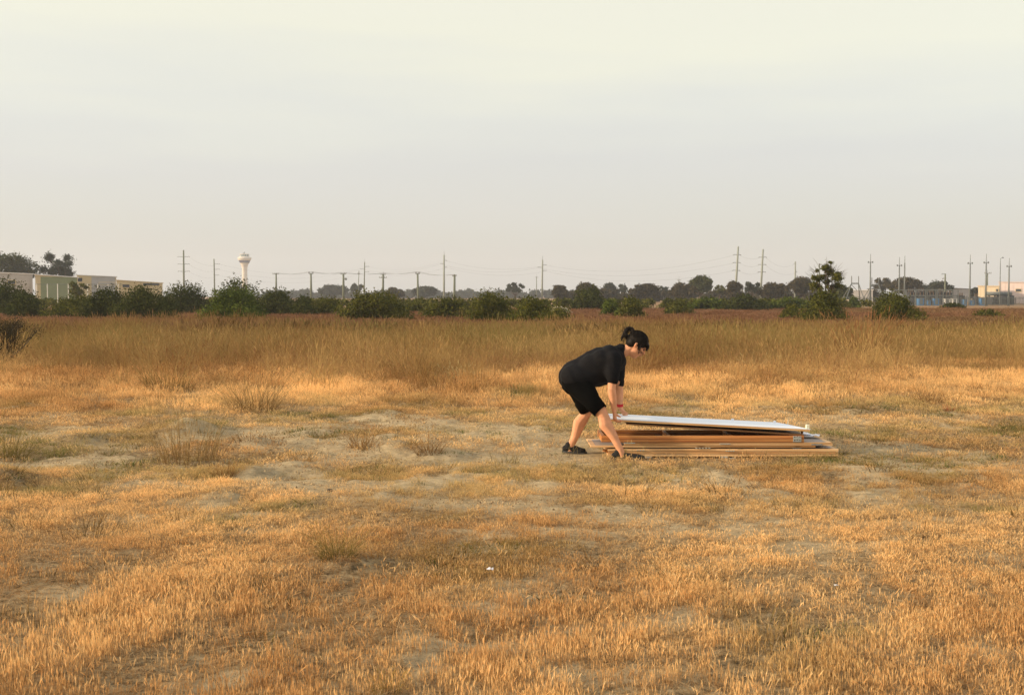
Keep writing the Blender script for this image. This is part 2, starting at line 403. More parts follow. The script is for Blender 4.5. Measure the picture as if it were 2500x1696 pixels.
# ------------------------------------------------------------------ ground
def ground_mat():
    m, nt, out = nodes_of('dry_ground'); L = nt.links.new
    b = nt.nodes.new('ShaderNodeBsdfPrincipled'); b.inputs['Roughness'].default_value = .95; b.inputs['Specular IOR Level'].default_value = .1
    t = nt.nodes.new('ShaderNodeTexCoord')
    def noise(s, d=5, r=.6, sc=(1, 1, 1)):
        mp = nt.nodes.new('ShaderNodeMapping'); mp.inputs['Scale'].default_value = sc; L(t.outputs['Object'], mp.inputs[0])
        n = nt.nodes.new('ShaderNodeTexNoise'); n.inputs['Scale'].default_value = s; n.inputs['Detail'].default_value = d; n.inputs['Roughness'].default_value = r
        L(mp.outputs[0], n.inputs['Vector']); return n
    def rmp(src, st):
        c = nt.nodes.new('ShaderNodeValToRGB'); e = c.color_ramp.elements
        e[0].position = st[0][0]; e[0].color = (*st[0][1], 1); e[1].position = st[-1][0]; e[1].color = (*st[-1][1], 1)
        for p, q in st[1:-1]: z = e.new(p); z.color = (*q, 1)
        L(src, c.inputs[0]); return c
    def mix(f, a, c):
        x = nt.nodes.new('ShaderNodeMix'); x.data_type = 'RGBA'; L(f, x.inputs['Factor']); L(a, x.inputs['A']); L(c, x.inputs['B']); return x.outputs['Result']
    thatch = rmp(noise(14, 8, .75).outputs['Fac'], [(.34, (.06, .045, .025)), (.46, (.28, .195, .10)), (.62, (.62, .45, .25))])
    sand = rmp(noise(9, 8, .75, (1, 1.2, 1)).outputs['Fac'], [(.32, (.09, .07, .045)), (.42, (.40, .31, .18)), (.6, (.76, .59, .34)), (.75, (.86, .70, .44))])
    greys = rmp(noise(2.1, 4, .6).outputs['Fac'], [(.35, (.46, .36, .235)), (.65, (.74, .58, .36))])
    s2 = nt.nodes.new('ShaderNodeMix'); s2.data_type = 'RGBA'; s2.inputs['Factor'].default_value = .4
    L(sand.outputs[0], s2.inputs['A']); L(greys.outputs[0], s2.inputs['B'])
    ab = nt.nodes.new('ShaderNodeAttribute'); ab.attribute_name = 'bare'
    nb_ = noise(16, 6, .8, (1, .8, 1)); nc_ = noise(3.5, 5, .7, (1, .7, 1))
    k1 = nt.nodes.new('ShaderNodeMath'); k1.operation = 'MULTIPLY_ADD'; L(nb_.outputs['Fac'], k1.inputs[0]); k1.inputs[1].default_value = 1.7; L(ab.outputs['Fac'], k1.inputs[2])
    k3 = nt.nodes.new('ShaderNodeMath'); k3.operation = 'MULTIPLY_ADD'; L(nc_.outputs['Fac'], k3.inputs[0]); k3.inputs[1].default_value = 1.2; L(k1.outputs[0], k3.inputs[2])
    k2 = nt.nodes.new('ShaderNodeMapRange'); k2.inputs['From Min'].default_value = 1.50; k2.inputs['From Max'].default_value = 1.82; L(k3.outputs[0], k2.inputs[0])
    c1 = mix(k2.outputs[0], thatch.outputs[0], s2.outputs['Result'])
    af = nt.nodes.new('ShaderNodeAttribute'); af.attribute_name = 'far'
    farc = rmp(noise(.25, 6, .7, (1, .5, 1)).outputs['Fac'], [(.3, (.20, .125, .07)), (.6, (.33, .20, .10)), (.75, (.40, .26, .12))])
    c2 = mix(af.outputs['Fac'], c1, farc.outputs[0])
    L(c2, b.inputs['Base Color'])
    bp = nt.nodes.new('ShaderNodeBump'); bp.inputs['Strength'].default_value = 1.0; bp.inputs['Distance'].default_value = .06
    L(noise(22, 8, .75).outputs['Fac'], bp.inputs['Height']); L(bp.outputs[0], b.inputs['Normal'])
    L(b.outputs[0], out.inputs[0]); return m
ang = np.concatenate([np.linspace(-180, -36, 30)[:-1], np.linspace(-36, 36, 340), np.linspace(36, 180, 30)[1:]])
rad = [0.0, 1.0, 2.0]
r = 3.0
while r < 30: rad.append(r); r += .045 + r * .0022
while r < 2000: rad.append(r); r *= 1.045
rad.append(2000.0)
rad = np.array(rad)
A_, R_ = np.meshgrid(np.radians(ang), rad)
X = (R_ * np.sin(A_)); Yv = (R_ * np.cos(A_))
Z = hgt(X.ravel(), Yv.ravel()).reshape(X.shape)
Z += np.where((R_ < 30), (.022 + .030 * sstep(7, 10, R_)) * (fbm(X * 6.5, Yv * 5.5, 55, 3) - .5), 0) * (1 - np.exp(-(((X - 1.35) / 1.7) ** 4 + ((Yv - 11.3) / .75) ** 4)))
nr, na = X.shape
idx = np.arange(nr * na).reshape(nr, na)
Fq = np.stack([idx[:-1, :-1], idx[:-1, 1:], idx[1:, 1:], idx[1:, :-1]], -1).reshape(-1, 4)[:, ::-1]
gm = make_mesh('ground', np.stack([X, Yv, Z], -1).reshape(-1, 3), [np.ascontiguousarray(Fq)],
               {'bare': bare(X.ravel(), Yv.ravel()), 'far': sstep(22, 40, Yv.ravel())}, smooth=True)
tag(obj('ground', gm, ground_mat()), kind='structure')

# ================================================================== grass
def blades(n, base, hts, width, lean, curve, seed, heads=0.0, head_w=.006, head_l=.25, awn=False):
    """returns V, tris, quads, h, t ; heads = share of blades ending in a seed head"""
    g = np.random.default_rng(seed)
    az = g.uniform(0, 2 * np.pi, n); tone = g.uniform(0, 1, n)
    ld = g.uniform(0, 2 * np.pi, n) if not isinstance(lean, tuple) else lean[1]
    lm = np.abs(g.normal(0, lean if not isinstance(lean, tuple) else lean[0], n))
    side = np.stack([np.cos(az), np.sin(az), np.zeros(n)], -1)
    dirv = np.stack([np.cos(ld), np.sin(ld), np.zeros(n)], -1)
    V = []; Q = []; T = []; hh = []; tt = []
    ks = [0, .35, .7, 1.0]; ws = [1, .85, .6, .12]
    cv = np.abs(g.normal(0, curve, n))
    pts = []
    for k, w in zip(ks, ws):
        off = (lm * k + cv * k * k)[:, None] * dirv * hts[:, None]
        zz = hts * k * (1 - .25 * (lm + cv) * k)
        c = base + off; c = c + np.stack([np.zeros(n), np.zeros(n), zz], -1)
        pts.append(c)
        V.append(c - side * (width * w)[:, None] * .5); V.append(c + side * (width * w)[:, None] * .5)
        hh += [np.full(n, k)] * 2; tt += [tone] * 2
    for i in range(3):
        a = 2 * i; o = np.arange(n)
        Q.append(np.stack([a * n + o, (a + 1) * n + o, (a + 3) * n + o, (a + 2) * n + o], -1))
    nv = 8 * n
    if heads > 0:
        sel = np.where(g.uniform(0, 1, n) < heads)[0]; m = len(sel)
        if m:
            d = pts[3][sel] - pts[2][sel]; d /= np.linalg.norm(d, axis=1)[:, None] + 1e-9
            hl = head_l * hts[sel] * g.uniform(.7, 1.3, m)
            for s in range(3 if awn else 2):
                a2 = az[sel] + s * (1.05 if awn else 1.57) + .3
                sd = np.stack([np.cos(a2), np.sin(a2), g.uniform(-.3, .3, m)], -1)
                p0 = pts[3][sel] - d * hl[:, None] * .45; p1 = pts[3][sel] + d * hl[:, None] * .1; p2 = pts[3][sel] + d * hl[:, None] * .75
                if awn: p2 = p2 + sd * head_w * 1.3
                V += [p0, p1 - sd * head_w * .5, p1 + sd * head_w * .5, p2]
                o = nv + np.arange(m)
                Q.append(np.stack([o, o + m, o + 3 * m, o + 2 * m], -1)); nv += 4 * m
                hh += [np.full(m, 1.0)] * 4; tt += [np.clip(tone[sel] + .25, 0, 1)] * 4
    return np.concatenate(V), [np.concatenate(Q)], np.concatenate(hh), np.concatenate(tt)

def clump_obj(name, n, radius, hmin, hmax, w, lean, curve, seed, mat, **kw):
    g = np.random.default_rng(seed)
    a = g.uniform(0, 2 * np.pi, n); r = radius * np.sqrt(g.uniform(0, 1, n))
    base = np.stack([r * np.cos(a), r * np.sin(a), np.full(n, -.01)], -1)
    hts = g.uniform(hmin, hmax, n) * (1 - .3 * r / radius)
    V, Fq, h, t = blades(n, base, hts, g.uniform(.6, 1.3, n) * w, lean, curve, seed + 1, **kw)
    me = make_mesh(name, V, Fq, {'h': h, 't': t})
    me.materials.append(mat)
    return bpy.data.objects.new(name, me)

def fan_clump(name, n, radius, hmin, hmax, w, spread, seed, mat, **kw):
    """tussock: stems fan outward from a small base"""
    g = np.random.default_rng(seed)
    a = g.uniform(0, 2 * np.pi, n); r = np.sqrt(g.uniform(0, 1, n))
    base = np.stack([radius * r * np.cos(a), radius * r * np.sin(a), np.full(n, -.02)], -1)
    hts = g.uniform(hmin, hmax, n)
    V, Fq, h, t = blades(n, base, hts, g.uniform(.6, 1.3, n) * w, (spread, a + g.normal(0, .5, n)), spread * .7, seed + 1, **kw)
    me = make_mesh(name, V, Fq, {'h': h, 't': t}); me.materials.append(mat)
    return me

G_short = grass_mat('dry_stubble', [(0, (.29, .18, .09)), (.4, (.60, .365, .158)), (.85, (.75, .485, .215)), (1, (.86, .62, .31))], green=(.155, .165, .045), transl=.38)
G_tall = grass_mat('tall_dry_grass', [(0, (.26, .155, .07)), (.3, (.54, .33, .135)), (.7, (.47, .30, .12)), (1, (.36, .205, .095))], green=(.29, .24, .08))
G_purple = grass_mat('seeding_grass', [(0, (.16, .10, .05)), (.5, (.29, .185, .08)), (.8, (.28, .165, .078)), (1, (.27, .148, .082))], green=(.23, .20, .065))

G_gold = grass_mat('golden_stems', [(0, (.17, .10, .045)), (.35, (.46, .285, .115)), (1, (.54, .365, .16))], green=(.24, .21, .07))
def scatter(name, protos, P, rot, scl, tint, green, label, cat='grass'):
    cold = bpy.data.collections.new(name + '_kinds')
    for i, p in enumerate(protos):
        p.name = '%s_kind_%02d' % (name, i); cold.objects.link(p)
    n = len(P)
    me = bpy.data.meshes.new(name); me.vertices.add(n); me.vertices.foreach_set('co', P.astype(np.float32).ravel())
    def addv(k, d): a = me.attributes.new(k, 'FLOAT_VECTOR', 'POINT'); a.data.foreach_set('vector', d.astype(np.float32).ravel())
    def addf(k, d): a = me.attributes.new(k, 'FLOAT', 'POINT'); a.data.foreach_set('value', d.astype(np.float32))
    addv('rot', rot); addv('scl', scl); addf('tint', tint); addf('green', green)
    a = me.attributes.new('kid', 'INT', 'POINT'); a.data.foreach_set('value', rng.integers(0, len(protos), n).astype(np.int32))
    o = obj(name, me)
    ng = bpy.data.node_groups.new(name + '_nodes', 'GeometryNodeTree')
    ng.interface.new_socket('Geometry', in_out='INPUT', socket_type='NodeSocketGeometry')
    ng.interface.new_socket('Geometry', in_out='OUTPUT', socket_type='NodeSocketGeometry')
    gi = ng.nodes.new('NodeGroupInput'); go = ng.nodes.new('NodeGroupOutput')
    ip = ng.nodes.new('GeometryNodeInstanceOnPoints'); ci = ng.nodes.new('GeometryNodeCollectionInfo')
    ci.inputs['Collection'].default_value = cold; ci.inputs['Separate Children'].default_value = True; ci.inputs['Reset Children'].default_value = True
    def na(k, ty): q = ng.nodes.new('GeometryNodeInputNamedAttribute'); q.data_type = ty; q.inputs['Name'].default_value = k; return q.outputs['Attribute']
    ng.links.new(gi.outputs[0], ip.inputs['Points']); ng.links.new(ci.outputs[0], ip.inputs['Instance'])
    ip.inputs['Pick Instance'].default_value = True
    ng.links.new(na('kid', 'INT'), ip.inputs['Instance Index'])
    ng.links.new(na('rot', 'FLOAT_VECTOR'), ip.inputs['Rotation']); ng.links.new(na('scl', 'FLOAT_VECTOR'), ip.inputs['Scale'])
    ng.links.new(ip.outputs[0], go.inputs[0])
    md = o.modifiers.new('scatter', 'NODES'); md.node_group = ng
    tag(o, label, cat, kind='stuff')
    return o

def sample(y0, y1, per_m2, margin=1.2):
    """uniform points in the view wedge between y0 and y1"""
    w = lambda y: .47 * y + margin
    area = (y1 - y0) * (w(y0) + w(y1)); n = int(area * per_m2)
    y = np.sqrt(rng.uniform(y0 ** 2, y1 ** 2, n * 2)); x = rng.uniform(-1, 1, n * 2) * w(y1)
    k = np.abs(x) < w(y); x, y = x[k], y[k]
    return x[:n * 2], y[:n * 2]

def keep_out(x, y):               # no blades inside the timber stack or the shoes
    k = ~((x > .70) & (x < 2.95) & (y > 11.08) & (y < 11.7))
    k &= ~((x > .93) & (x < 1.24) & (y > 10.9) & (y < 11.08)); k &= ~((x > .45) & (x < .74) & (y > 11.33) & (y < 11.52))
    return k
def batch(x, y, smin, smax, hs=1.0, tilt=.12, tint=.5, tn=.8, green=None):
    n = len(x)
    P = np.stack([x, y, hgt(x, y)], -1)
    rot = np.stack([rng.normal(0, tilt, n), rng.normal(0, tilt, n), rng.uniform(0, 6.28, n)], -1)
    s = rng.uniform(smin, smax, n)
    hm = hs if np.ndim(hs) else np.full(n, hs)
    scl = np.stack([s, s, s * hm], -1)
    tv = np.clip(tint + (fbm(x * .7, y * .5, 61, 4) - .5) * 1.6 * tn + rng.normal(0, .12, n), 0, 1)
    gv = (greenf(x, y) if green is None else green) * rng.uniform(.3, 1, n)
    return P, rot, scl, tv, gv

# --- short stubble, foreground to about 24 m
prot = [clump_obj('a', 34, .06, .03, .085, .0016, .06, .06, 100 + i, G_short, heads=.55, head_w=.0030, head_l=.42) for i in range(9)]
prot += [clump_obj('a', 26, .06, .015, .045, .0024, .3, .3, 200 + i, G_short) for i in range(5)]
prot += [clump_obj('a', 9, .04, .06, .115, .0021, .16, .25, 300 + i, G_short, heads=.8, head_w=.0036, head_l=.40, awn=True) for i in range(3)]
prot += [clump_obj('a', 18, .09, .03, .09, .0024, 1.3, .5, 350 + i, G_short) for i in range(5)]
B = []
x, y = sample(3.6, 10.5, 520)
d = (1 - .93 * bare(x, y)) * (.26 + .74 * sstep(.38, .58, fbm(x * 2.3, y * 1.5, 19, 5)))
k = (rng.uniform(0, 1, len(x)) < d) & keep_out(x, y); x, y = x[k], y[k]
# foreground is taller, the trodden middle shorter
hs = .54 + .46 * (1 - sstep(5.0, 7.2, y)) * (.7 + .6 * fbm(x * .8, y * .8, 13)) ; hs *= (.7 + .6 * fbm(x * 1.5, y * 1.5, 14))
B.append(batch(x, y, .75, 1.25, hs, .06))
x, y = sample(10.5, 27, 170)
d = (1 - .95 * bare(x, y)) * (.24 + .76 * sstep(.38, .58, fbm(x * 1.5, y * 1.0, 23, 5))) * (1 - .6 * sstep(22, 27, y))
k = (rng.uniform(0, 1, len(x)) < d) & keep_out(x, y); x, y = x[k], y[k]
hs = (.36 + .95 * sstep(14.0, 21, y)) * (.6 + .8 * fbm(x * .9, y * .7, 15))
B.append(batch(x, y, 1.2, 2.1, hs)); B[-1][3][:] = np.clip(B[-1][3] - .22 * sstep(17, 22, y), 0, 1)
P, rot, scl, tv, gv = [np.concatenate(z) for z in zip(*B)]
print('stubble', len(P))
scatter('dry_grass', prot, P, rot, scl, tv, gv, 'short straw-coloured dry grass covering the foreground')

# --- taller pale seed heads and low olive weeds standing in the stubble
G_head = grass_mat('pale_seed_heads', [(0, (.36, .22, .10)), (.7, (.62, .40, .17)), (1, (.80, .58, .30))], transl=.35)
prot = [clump_obj('a', 6, .05, .07, .135, .0020, .16, .22, 330 + i, G_head, heads=.9, head_w=.0042, head_l=.34, awn=True) for i in range(6)]
x, y = sample(3.6, 8, 16); k = rng.uniform(0, 1, len(x)) < (1 - bare(x, y)) * sstep(.45, .65, fbm(x * 1.2, y * .9, 83, 3)) * (1 - .7 * sstep(5.5, 8, y)); x, y = x[k], y[k]
P, rot, scl, tv, gv = batch(x, y, .7, 1.1, 1.0, .12, .6, .6)
scatter('seed_heads', prot, P, rot, scl, tv, gv * .2, 'pale drooping seed heads standing above the foreground stubble')
G_weed = grass_mat('olive_weeds', [(0, (.07, .06, .025)), (.6, (.16, .15, .05)), (1, (.26, .22, .085))], green=(.11, .17, .035), transl=.25)
prot = [clump_obj('a', 40, .10, .015, .05, .0042, .7, .6, 340 + i, G_weed) for i in range(5)]
x, y = sample(4.5, 24, 30); gf = greenf(x, y)
k = (rng.uniform(0, 1, len(x)) < np.clip(gf * 1.5 - .12, 0.02, 1) * (1 - .9 * bare(x, y))) & keep_out(x, y); x, y = x[k], y[k]
P, rot, scl, tv, gv = batch(x, y, .8, 1.9, 1.0, .1, .5, .9)
scatter('olive_weeds', prot, P, rot, scl, tv, gv, 'low olive green weeds in patches on the trodden ground', 'weeds')

G_dull = grass_mat('dull_tufts', [(0, (.07, .05, .022)), (.5, (.20, .14, .055)), (1, (.40, .26, .11))], green=(.12, .14, .035), transl=.25)
prot = []
for i in range(6):
    prot.append(bpy.data.objects.new('d', fan_clump('d', 60, .075, .02, .095, .0026, .5, 390 + i, G_dull, heads=.2, head_w=.004, head_l=.3)))
x, y = sample(4.5, 24, 7); k = (rng.uniform(0, 1, len(x)) < (.10 + .9 * sstep(.48, .62, fbm(x * 1.1, y * .8, 131, 4))) * (1 - .6 * bare(x, y))) & keep_out(x, y); x, y = x[k], y[k]
P, rot, scl, tv, gv = batch(x, y, .7, 2.1, 1.0, .1, .5, .9); scl[:, 2] *= .8
scatter('dull_tufts', prot, P, rot, scl, tv, gv, 'dull brown and olive tufts dotted through the short grass')

# --- fallen straw and soil crumbs lying between the stubble
def crumb_kind(seed, n, rad, smin, smax, mat):
    g = np.random.default_rng(seed); V = []; F = []
    for i in range(n):
        a = g.uniform(0, 6.28); r = rad * math.sqrt(g.uniform()); c = np.array([r * math.cos(a), r * math.sin(a), 0]); s_ = g.uniform(smin, smax)
        o_ = np.array([[1, 0, 0], [-.5, .87, 0], [-.5, -.87, 0], [0, 0, 1.0], [0, 0, -.6]]) * g.uniform(.6, 1.3, (5, 1)) * s_
        q = g.uniform(0, 6.28); Rm = np.array([[math.cos(q), -math.sin(q), 0], [math.sin(q), math.cos(q), 0], [0, 0, 1]])
        b_ = len(V); V += list((o_ @ Rm.T) + c)
        for t_ in ((0, 1, 3), (1, 2, 3), (2, 0, 3), (1, 0, 4), (2, 1, 4), (0, 2, 4)): F.append(tuple(b_ + k for k in t_))
    me = make_mesh('c', np.array(V), F, {'h': np.full(len(V), .5), 't': np.random.default_rng(seed).uniform(0, 1, len(V))}); me.materials.append(mat)
    return bpy.data.objects.new('c', me)
G_straw = grass_mat('fallen_straw', [(0, (.48, .33, .17)), (1, (.74, .54, .30))], transl=.1)
G_crumb = grass_mat('soil_crumbs', [(0, (.48, .36, .21)), (1, (.60, .47, .29))], green=(.24, .17, .10), transl=0)
prot = [clump_obj('a', 16, .11, .02, .075, .0022, 2.2, .3, 370 + i, G_straw) for i in range(6)]
x, y = sample(3.6, 9.5, 190); k = (rng.uniform(0, 1, len(x)) < (1 - .75 * bare(x, y))) & keep_out(x, y); x, y = x[k], y[k]
B = [batch(x, y, .7, 1.3, .55, .12, .4, .6)]
x, y = sample(9.5, 23, 75); k = (rng.uniform(0, 1, len(x)) < (1 - .75 * bare(x, y))) & keep_out(x, y); x, y = x[k], y[k]
B.append(batch(x, y, 1.2, 2.0, .5, .1, .4, .6))
P, rot, scl, tv, gv = [np.concatenate(z) for z in zip(*B)]; P[:, 2] += .004
print('straw', len(P))
scatter('fallen_straw', prot, P, rot, scl, tv, gv * .5, 'fallen straw lying flat between the stubble')
prot = [crumb_kind(380 + i, 14, .12, .002, .0065, G_crumb) for i in range(6)]
x, y = sample(3.6, 22, 55); k = (rng.uniform(0, 1, len(x)) < (.35 + .65 * bare(x, y))) & keep_out(x, y); x, y = x[k], y[k]
P, rot, scl, tv, gv = batch(x, y, .8, 1.9, 1.0, .05, .4, .9)
scatter('soil_crumbs', prot, P, rot, scl, tv, rng.uniform(0, 1, len(x)) ** 2, 'small crumbs of sandy soil on the bare patches', 'soil')

# --- tall grass from 19 m back
def tallkind(seed, n, rad, h0, h1, w, sp, mat, heads, hw, hl):
    me = fan_clump('t', n, rad, h0, h1, w, sp, seed, mat, heads=heads, head_w=hw, head_l=hl)
    return bpy.data.objects.new('t', me)
prot = [tallkind(400 + i, 46, .12, .35, .95, .0045, .28, G_tall, .55, .010, .16) for i in range(6)]
prot += [tallkind(450 + i, 40, .20, .20, .55, .005, .35, G_tall, .4, .012, .2) for i in range(4)]
B = []
x, y = sample(17.5, 42, 17, 2)
edge = 21.8 + 4.5 * (fbm(x * .25, y * .0 + 3, 12, 3) - .5) * 2 + .10 * np.maximum(x, 0)
d = sstep(-4.5, 3.0, y - edge + 2.4 * (fbm(x * .5, y * .4, 37, 3) - .5) * 2) * (.30 + .7 * sstep(.35, .6, fbm(x * .8, y * .6, 27, 4))) + .05
k = rng.uniform(0, 1, len(x)) < d; x, y, edge = x[k], y[k], edge[k]
hs = (.22 + .44 * sstep(-5, 6, y - edge)) * (.40 + 1.2 * fbm(x * .55, y * .45, 29))
B.append(batch(x, y, .8, 1.25, hs, .08, .55, .7, green=1.5 * sstep(22, 27, y) * (1 - .7 * sstep(34, 42, y)) * fbm(x * .3, y * .3, 71) + .05))
P, rot, scl, tv, gv = [np.concatenate(z) for z in zip(*B)]
print('tall', len(P))
scatter('tall_grass', prot, P, rot, scl, tv, gv, 'tall tan and olive grass standing behind the trodden clearing')
protg = [tallkind(480 + i, 64, .13, .22, .80, .0036, .27, G_gold, .5, .007, .16) for i in range(5)]
x, y = sample(18.5, 32, 2.4, 2)
k = (rng.uniform(0, 1, len(x)) < sstep(.42, .60, fbm(x * .45, y * .4, 47, 3))) & (y > 20.3 + .10 * np.maximum(x, 0) + 1.6 * np.sin(x * .9) + 1.2 * np.sin(x * 2.3 + 1) + rng.normal(0, .8, len(x))); x, y = x[k], y[k]
P, rot, scl, tv, gv = batch(x, y, .7, 1.15, 1.0, .08, .55, 1.0, green=.5 * rng.uniform(0, 1, len(x)))
scatter('golden_tussocks', protg, P, rot, scl, tv, gv, 'loose golden tussocks along the front of the tall grass')
prot = [tallkind(500 + i, 50, .30, .35, .85, .010, .22, G_purple, .8, .030, .25) for i in range(6)]
x, y = sample(36, 118, 4.2, 4)
k = rng.uniform(0, 1, len(x)) < (.5 + .5 * (y < 60)); x, y = x[k], y[k]
hs = (.74 - .44 * sstep(36, 52, y)) * (.6 + .8 * fbm(x * .25, y * .12, 33))
P, rot, scl, tv, gv = batch(x, y, 1.0, 1.6, hs / 1.3, .08, .5, .9, green=.45 * sstep(.4, .7, fbm(x * .08, y * .06, 73)) + .5 * (1 - sstep(36, 46, y)))
print('far', len(P))
scatter('seeding_grass', prot, P, rot, scl, tv, gv, 'purplish brown seeding grass running back to the shrubs')

# --- tussocks one can point at
TUSS = [  # px, base py, height px, spread, blades, kind, label
 (455, 1128, 165, .22, 130, 'tall', 'tall thin-stemmed straw tussock left of the sandy patch'),
 (8, 1115, 120, .5, 150, 'green', 'green and tan tussock cut by the left edge of the picture'),
 (1045, 1120, 65, .5, 110, 'low', 'low brown tussock behind the long sandy strip, left of the person'),
 (882, 1098, 60, .45, 100, 'low', 'small dark tussock between the thin-stemmed one and the person'),
 (820, 1385, 95, .55, 170, 'green', 'broad olive tussock with a dark hollow in the foreground grass'),
 (620, 1005, 130, .55, 150, 'tall', 'feathery tan tussock at the front of the tall grass'),
 (1010, 930, 130, .5, 180, 'gold', 'bright golden fan-shaped tussock at the edge of the tall grass'),
 (410, 960, 125, .35, 120, 'gold', 'straw tussock with long upright stems before the dark hollow'),
 (2105, 885, 130, .45, 260, 'rust', 'large rust-red feathery grass clump in front of the substation'),
 (2020, 875, 60, .4, 80, 'rust', 'small rust-brown grass clump beside the large rust-red one'),
 (1120, 940, 60, .4, 80, 'pale', 'pale bleached seed stalks right of the golden tussock'),
 (1860, 912, 55, .6, 90, 'pale', 'pale yellow flattened grass clump behind the white board'),
 (2320, 1005, 22, .5, 40, 'red', 'tiny red-leaved plant in the grass at far right'),
 (250, 1182, 40, .4, 70, 'green', 'small bright green tussock on trodden ground at left'),
 (545, 1165, 55, .35, 100, 'low', 'rusty brown low tussock beside the sandy patch'),
 (945, 1420, 110, .2, 10, 'tall', 'few long bent straw stalks rising from the foreground grass'),
 (940, 1690, 70, .3, 70, 'green', 'olive grass tuft at the bottom edge of the picture'),
 (1760, 985, 45, .4, 70, 'low', 'brown tuft behind the white board'),
 (2270, 985, 55, .5, 100, 'low', 'dark brown tuft in the orange grass at right'),
 (1245, 915, 50, .5, 90, 'low', 'dark tuft just left of the bent person'),
]
GT = {
 'tall': grass_mat('straw_stems', [(0, (.26, .15, .065)), (.5, (.42, .28, .11)), (1, (.60, .42, .19))], rust=False),
 'green': grass_mat('olive_blades', [(0, (.16, .12, .045)), (.5, (.32, .25, .075)), (1, (.56, .38, .14))], rust=False),
 'low': grass_mat('brown_blades', [(0, (.17, .10, .045)), (.5, (.38, .22, .085)), (1, (.55, .33, .13))], rust=False),
 'gold': grass_mat('golden_blades', [(0, (.14, .09, .04)), (.4, (.38, .25, .09)), (1, (.55, .39, .16))], rust=False),
 'rust': grass_mat('rust_blades', [(0, (.12, .06, .03)), (.5, (.34, .17, .06)), (1, (.52, .25, .11))], rust=False),
 'pale': grass_mat('bleached_blades', [(0, (.25, .17, .08)), (.5, (.55, .42, .18)), (1, (.72, .60, .30))], rust=False),
 'red': grass_mat('red_blades', [(0, (.25, .05, .03)), (1, (.60, .16, .10))], rust=False),
}
for i, (px, py, hp, sp, n, kind, lab) in enumerate(TUSS):
    Yt = gY(py); Xt = (px - CX) * Yt / F_PX; ht = hp * Yt / F_PX
    kw = dict(heads=.5, head_w=.012 if kind in ('pale', 'rust') else .006, head_l=.2)
    w = max(.0022, .00034 * Yt)
    me = fan_clump('tussock', int(n * 2.1), ht * .45, ht * .10, ht * 1.05, w, sp * 1.25, 900 + i, GT[kind], **kw)
    o = obj('grass_tussock', me); o.location = (Xt, Yt, H(Xt, Yt)); tag(o, lab, 'grass tuft')

# ================================================================== shrubs and trees
def tube_np(mb, p0, p1, r0, r1, bend=.1, k=5, seg=3, g=random):
    p0 = Vector(p0); p1 = Vector(p1); L = (p1 - p0).length
    off = Vector((g.uniform(-1, 1), g.uniform(-1, 1), g.uniform(-.4, .4))) * bend * L
    pts = []; rr = []
    for i in range(seg + 1):
        t = i / seg; pts.append(p0.lerp(p1, t) + off * math.sin(math.pi * t)); rr.append(r0 + (r1 - r0) * t)
    mb.tube(pts, rr, k)
def leaf_mesh(name, blobs, n, size, seed, shell=.55, flat=.8, sprigs=None):
    g = np.random.default_rng(seed)
    C = np.array([b[0] for b in blobs]); Rr = np.array([b[1] for b in blobs])
    w = Rr.min(1) ** 2; w = w / w.sum()
    i = g.choice(len(blobs), n, p=w)
    d = g.normal(0, 1, (n, 3)); d /= np.linalg.norm(d, axis=1)[:, None]
    # lumpy shell
    lump = .82 + .30 * np.sin(d[:, 0] * 5 + i * 1.7) * np.sin(d[:, 2] * 6 + i) * np.cos(d[:, 1] * 4 + i * .6)
    rr = (shell + (1.05 - shell) * g.uniform(0, 1, n) ** .6) * lump * (1 + (.42 if shell == .3 else .14) * g.normal(0, 1, n))
    P = C[i] + d * rr[:, None] * Rr[i]
    tone = np.clip(g.uniform(0, 1, n) * .7 + .3 * (vnoise(P[:, 0] * 2.2, P[:, 2] * 2.2 + P[:, 1] * .7, 4)), 0, 1)
    sz = size * g.uniform(.6, 1.4, n)
    if sprigs is not None and len(sprigs):
        m = len(sprigs); P = np.concatenate([P, sprigs]); tone = np.concatenate([tone, g.uniform(.3, 1, m)])
        d = np.concatenate([d, g.normal(0, 1, (m, 3))]); sz = np.concatenate([sz, size * g.uniform(.5, 1.0, m)])
    k = P[:, 2] > .03; P, d, tone, sz = P[k], d[k], tone[k], sz[k]; n = len(P)
    nrm = d * .8 + g.normal(0, .7, (n, 3)); nrm /= np.linalg.norm(nrm, axis=1)[:, None] + 1e-9
    a = np.cross(nrm, g.normal(0, 1, (n, 3))); a /= np.linalg.norm(a, axis=1)[:, None] + 1e-9
    b = np.cross(nrm, a)
    a = a * sz[:, None]; b = b * sz[:, None] * .55
    V = np.concatenate([P - a, P + b, P + a, P - b]); o = np.arange(n)
    return make_mesh(name, V, [np.stack([o, o + n, o + 2 * n, o + 3 * n], -1)], {'t': np.tile(tone, 4)})

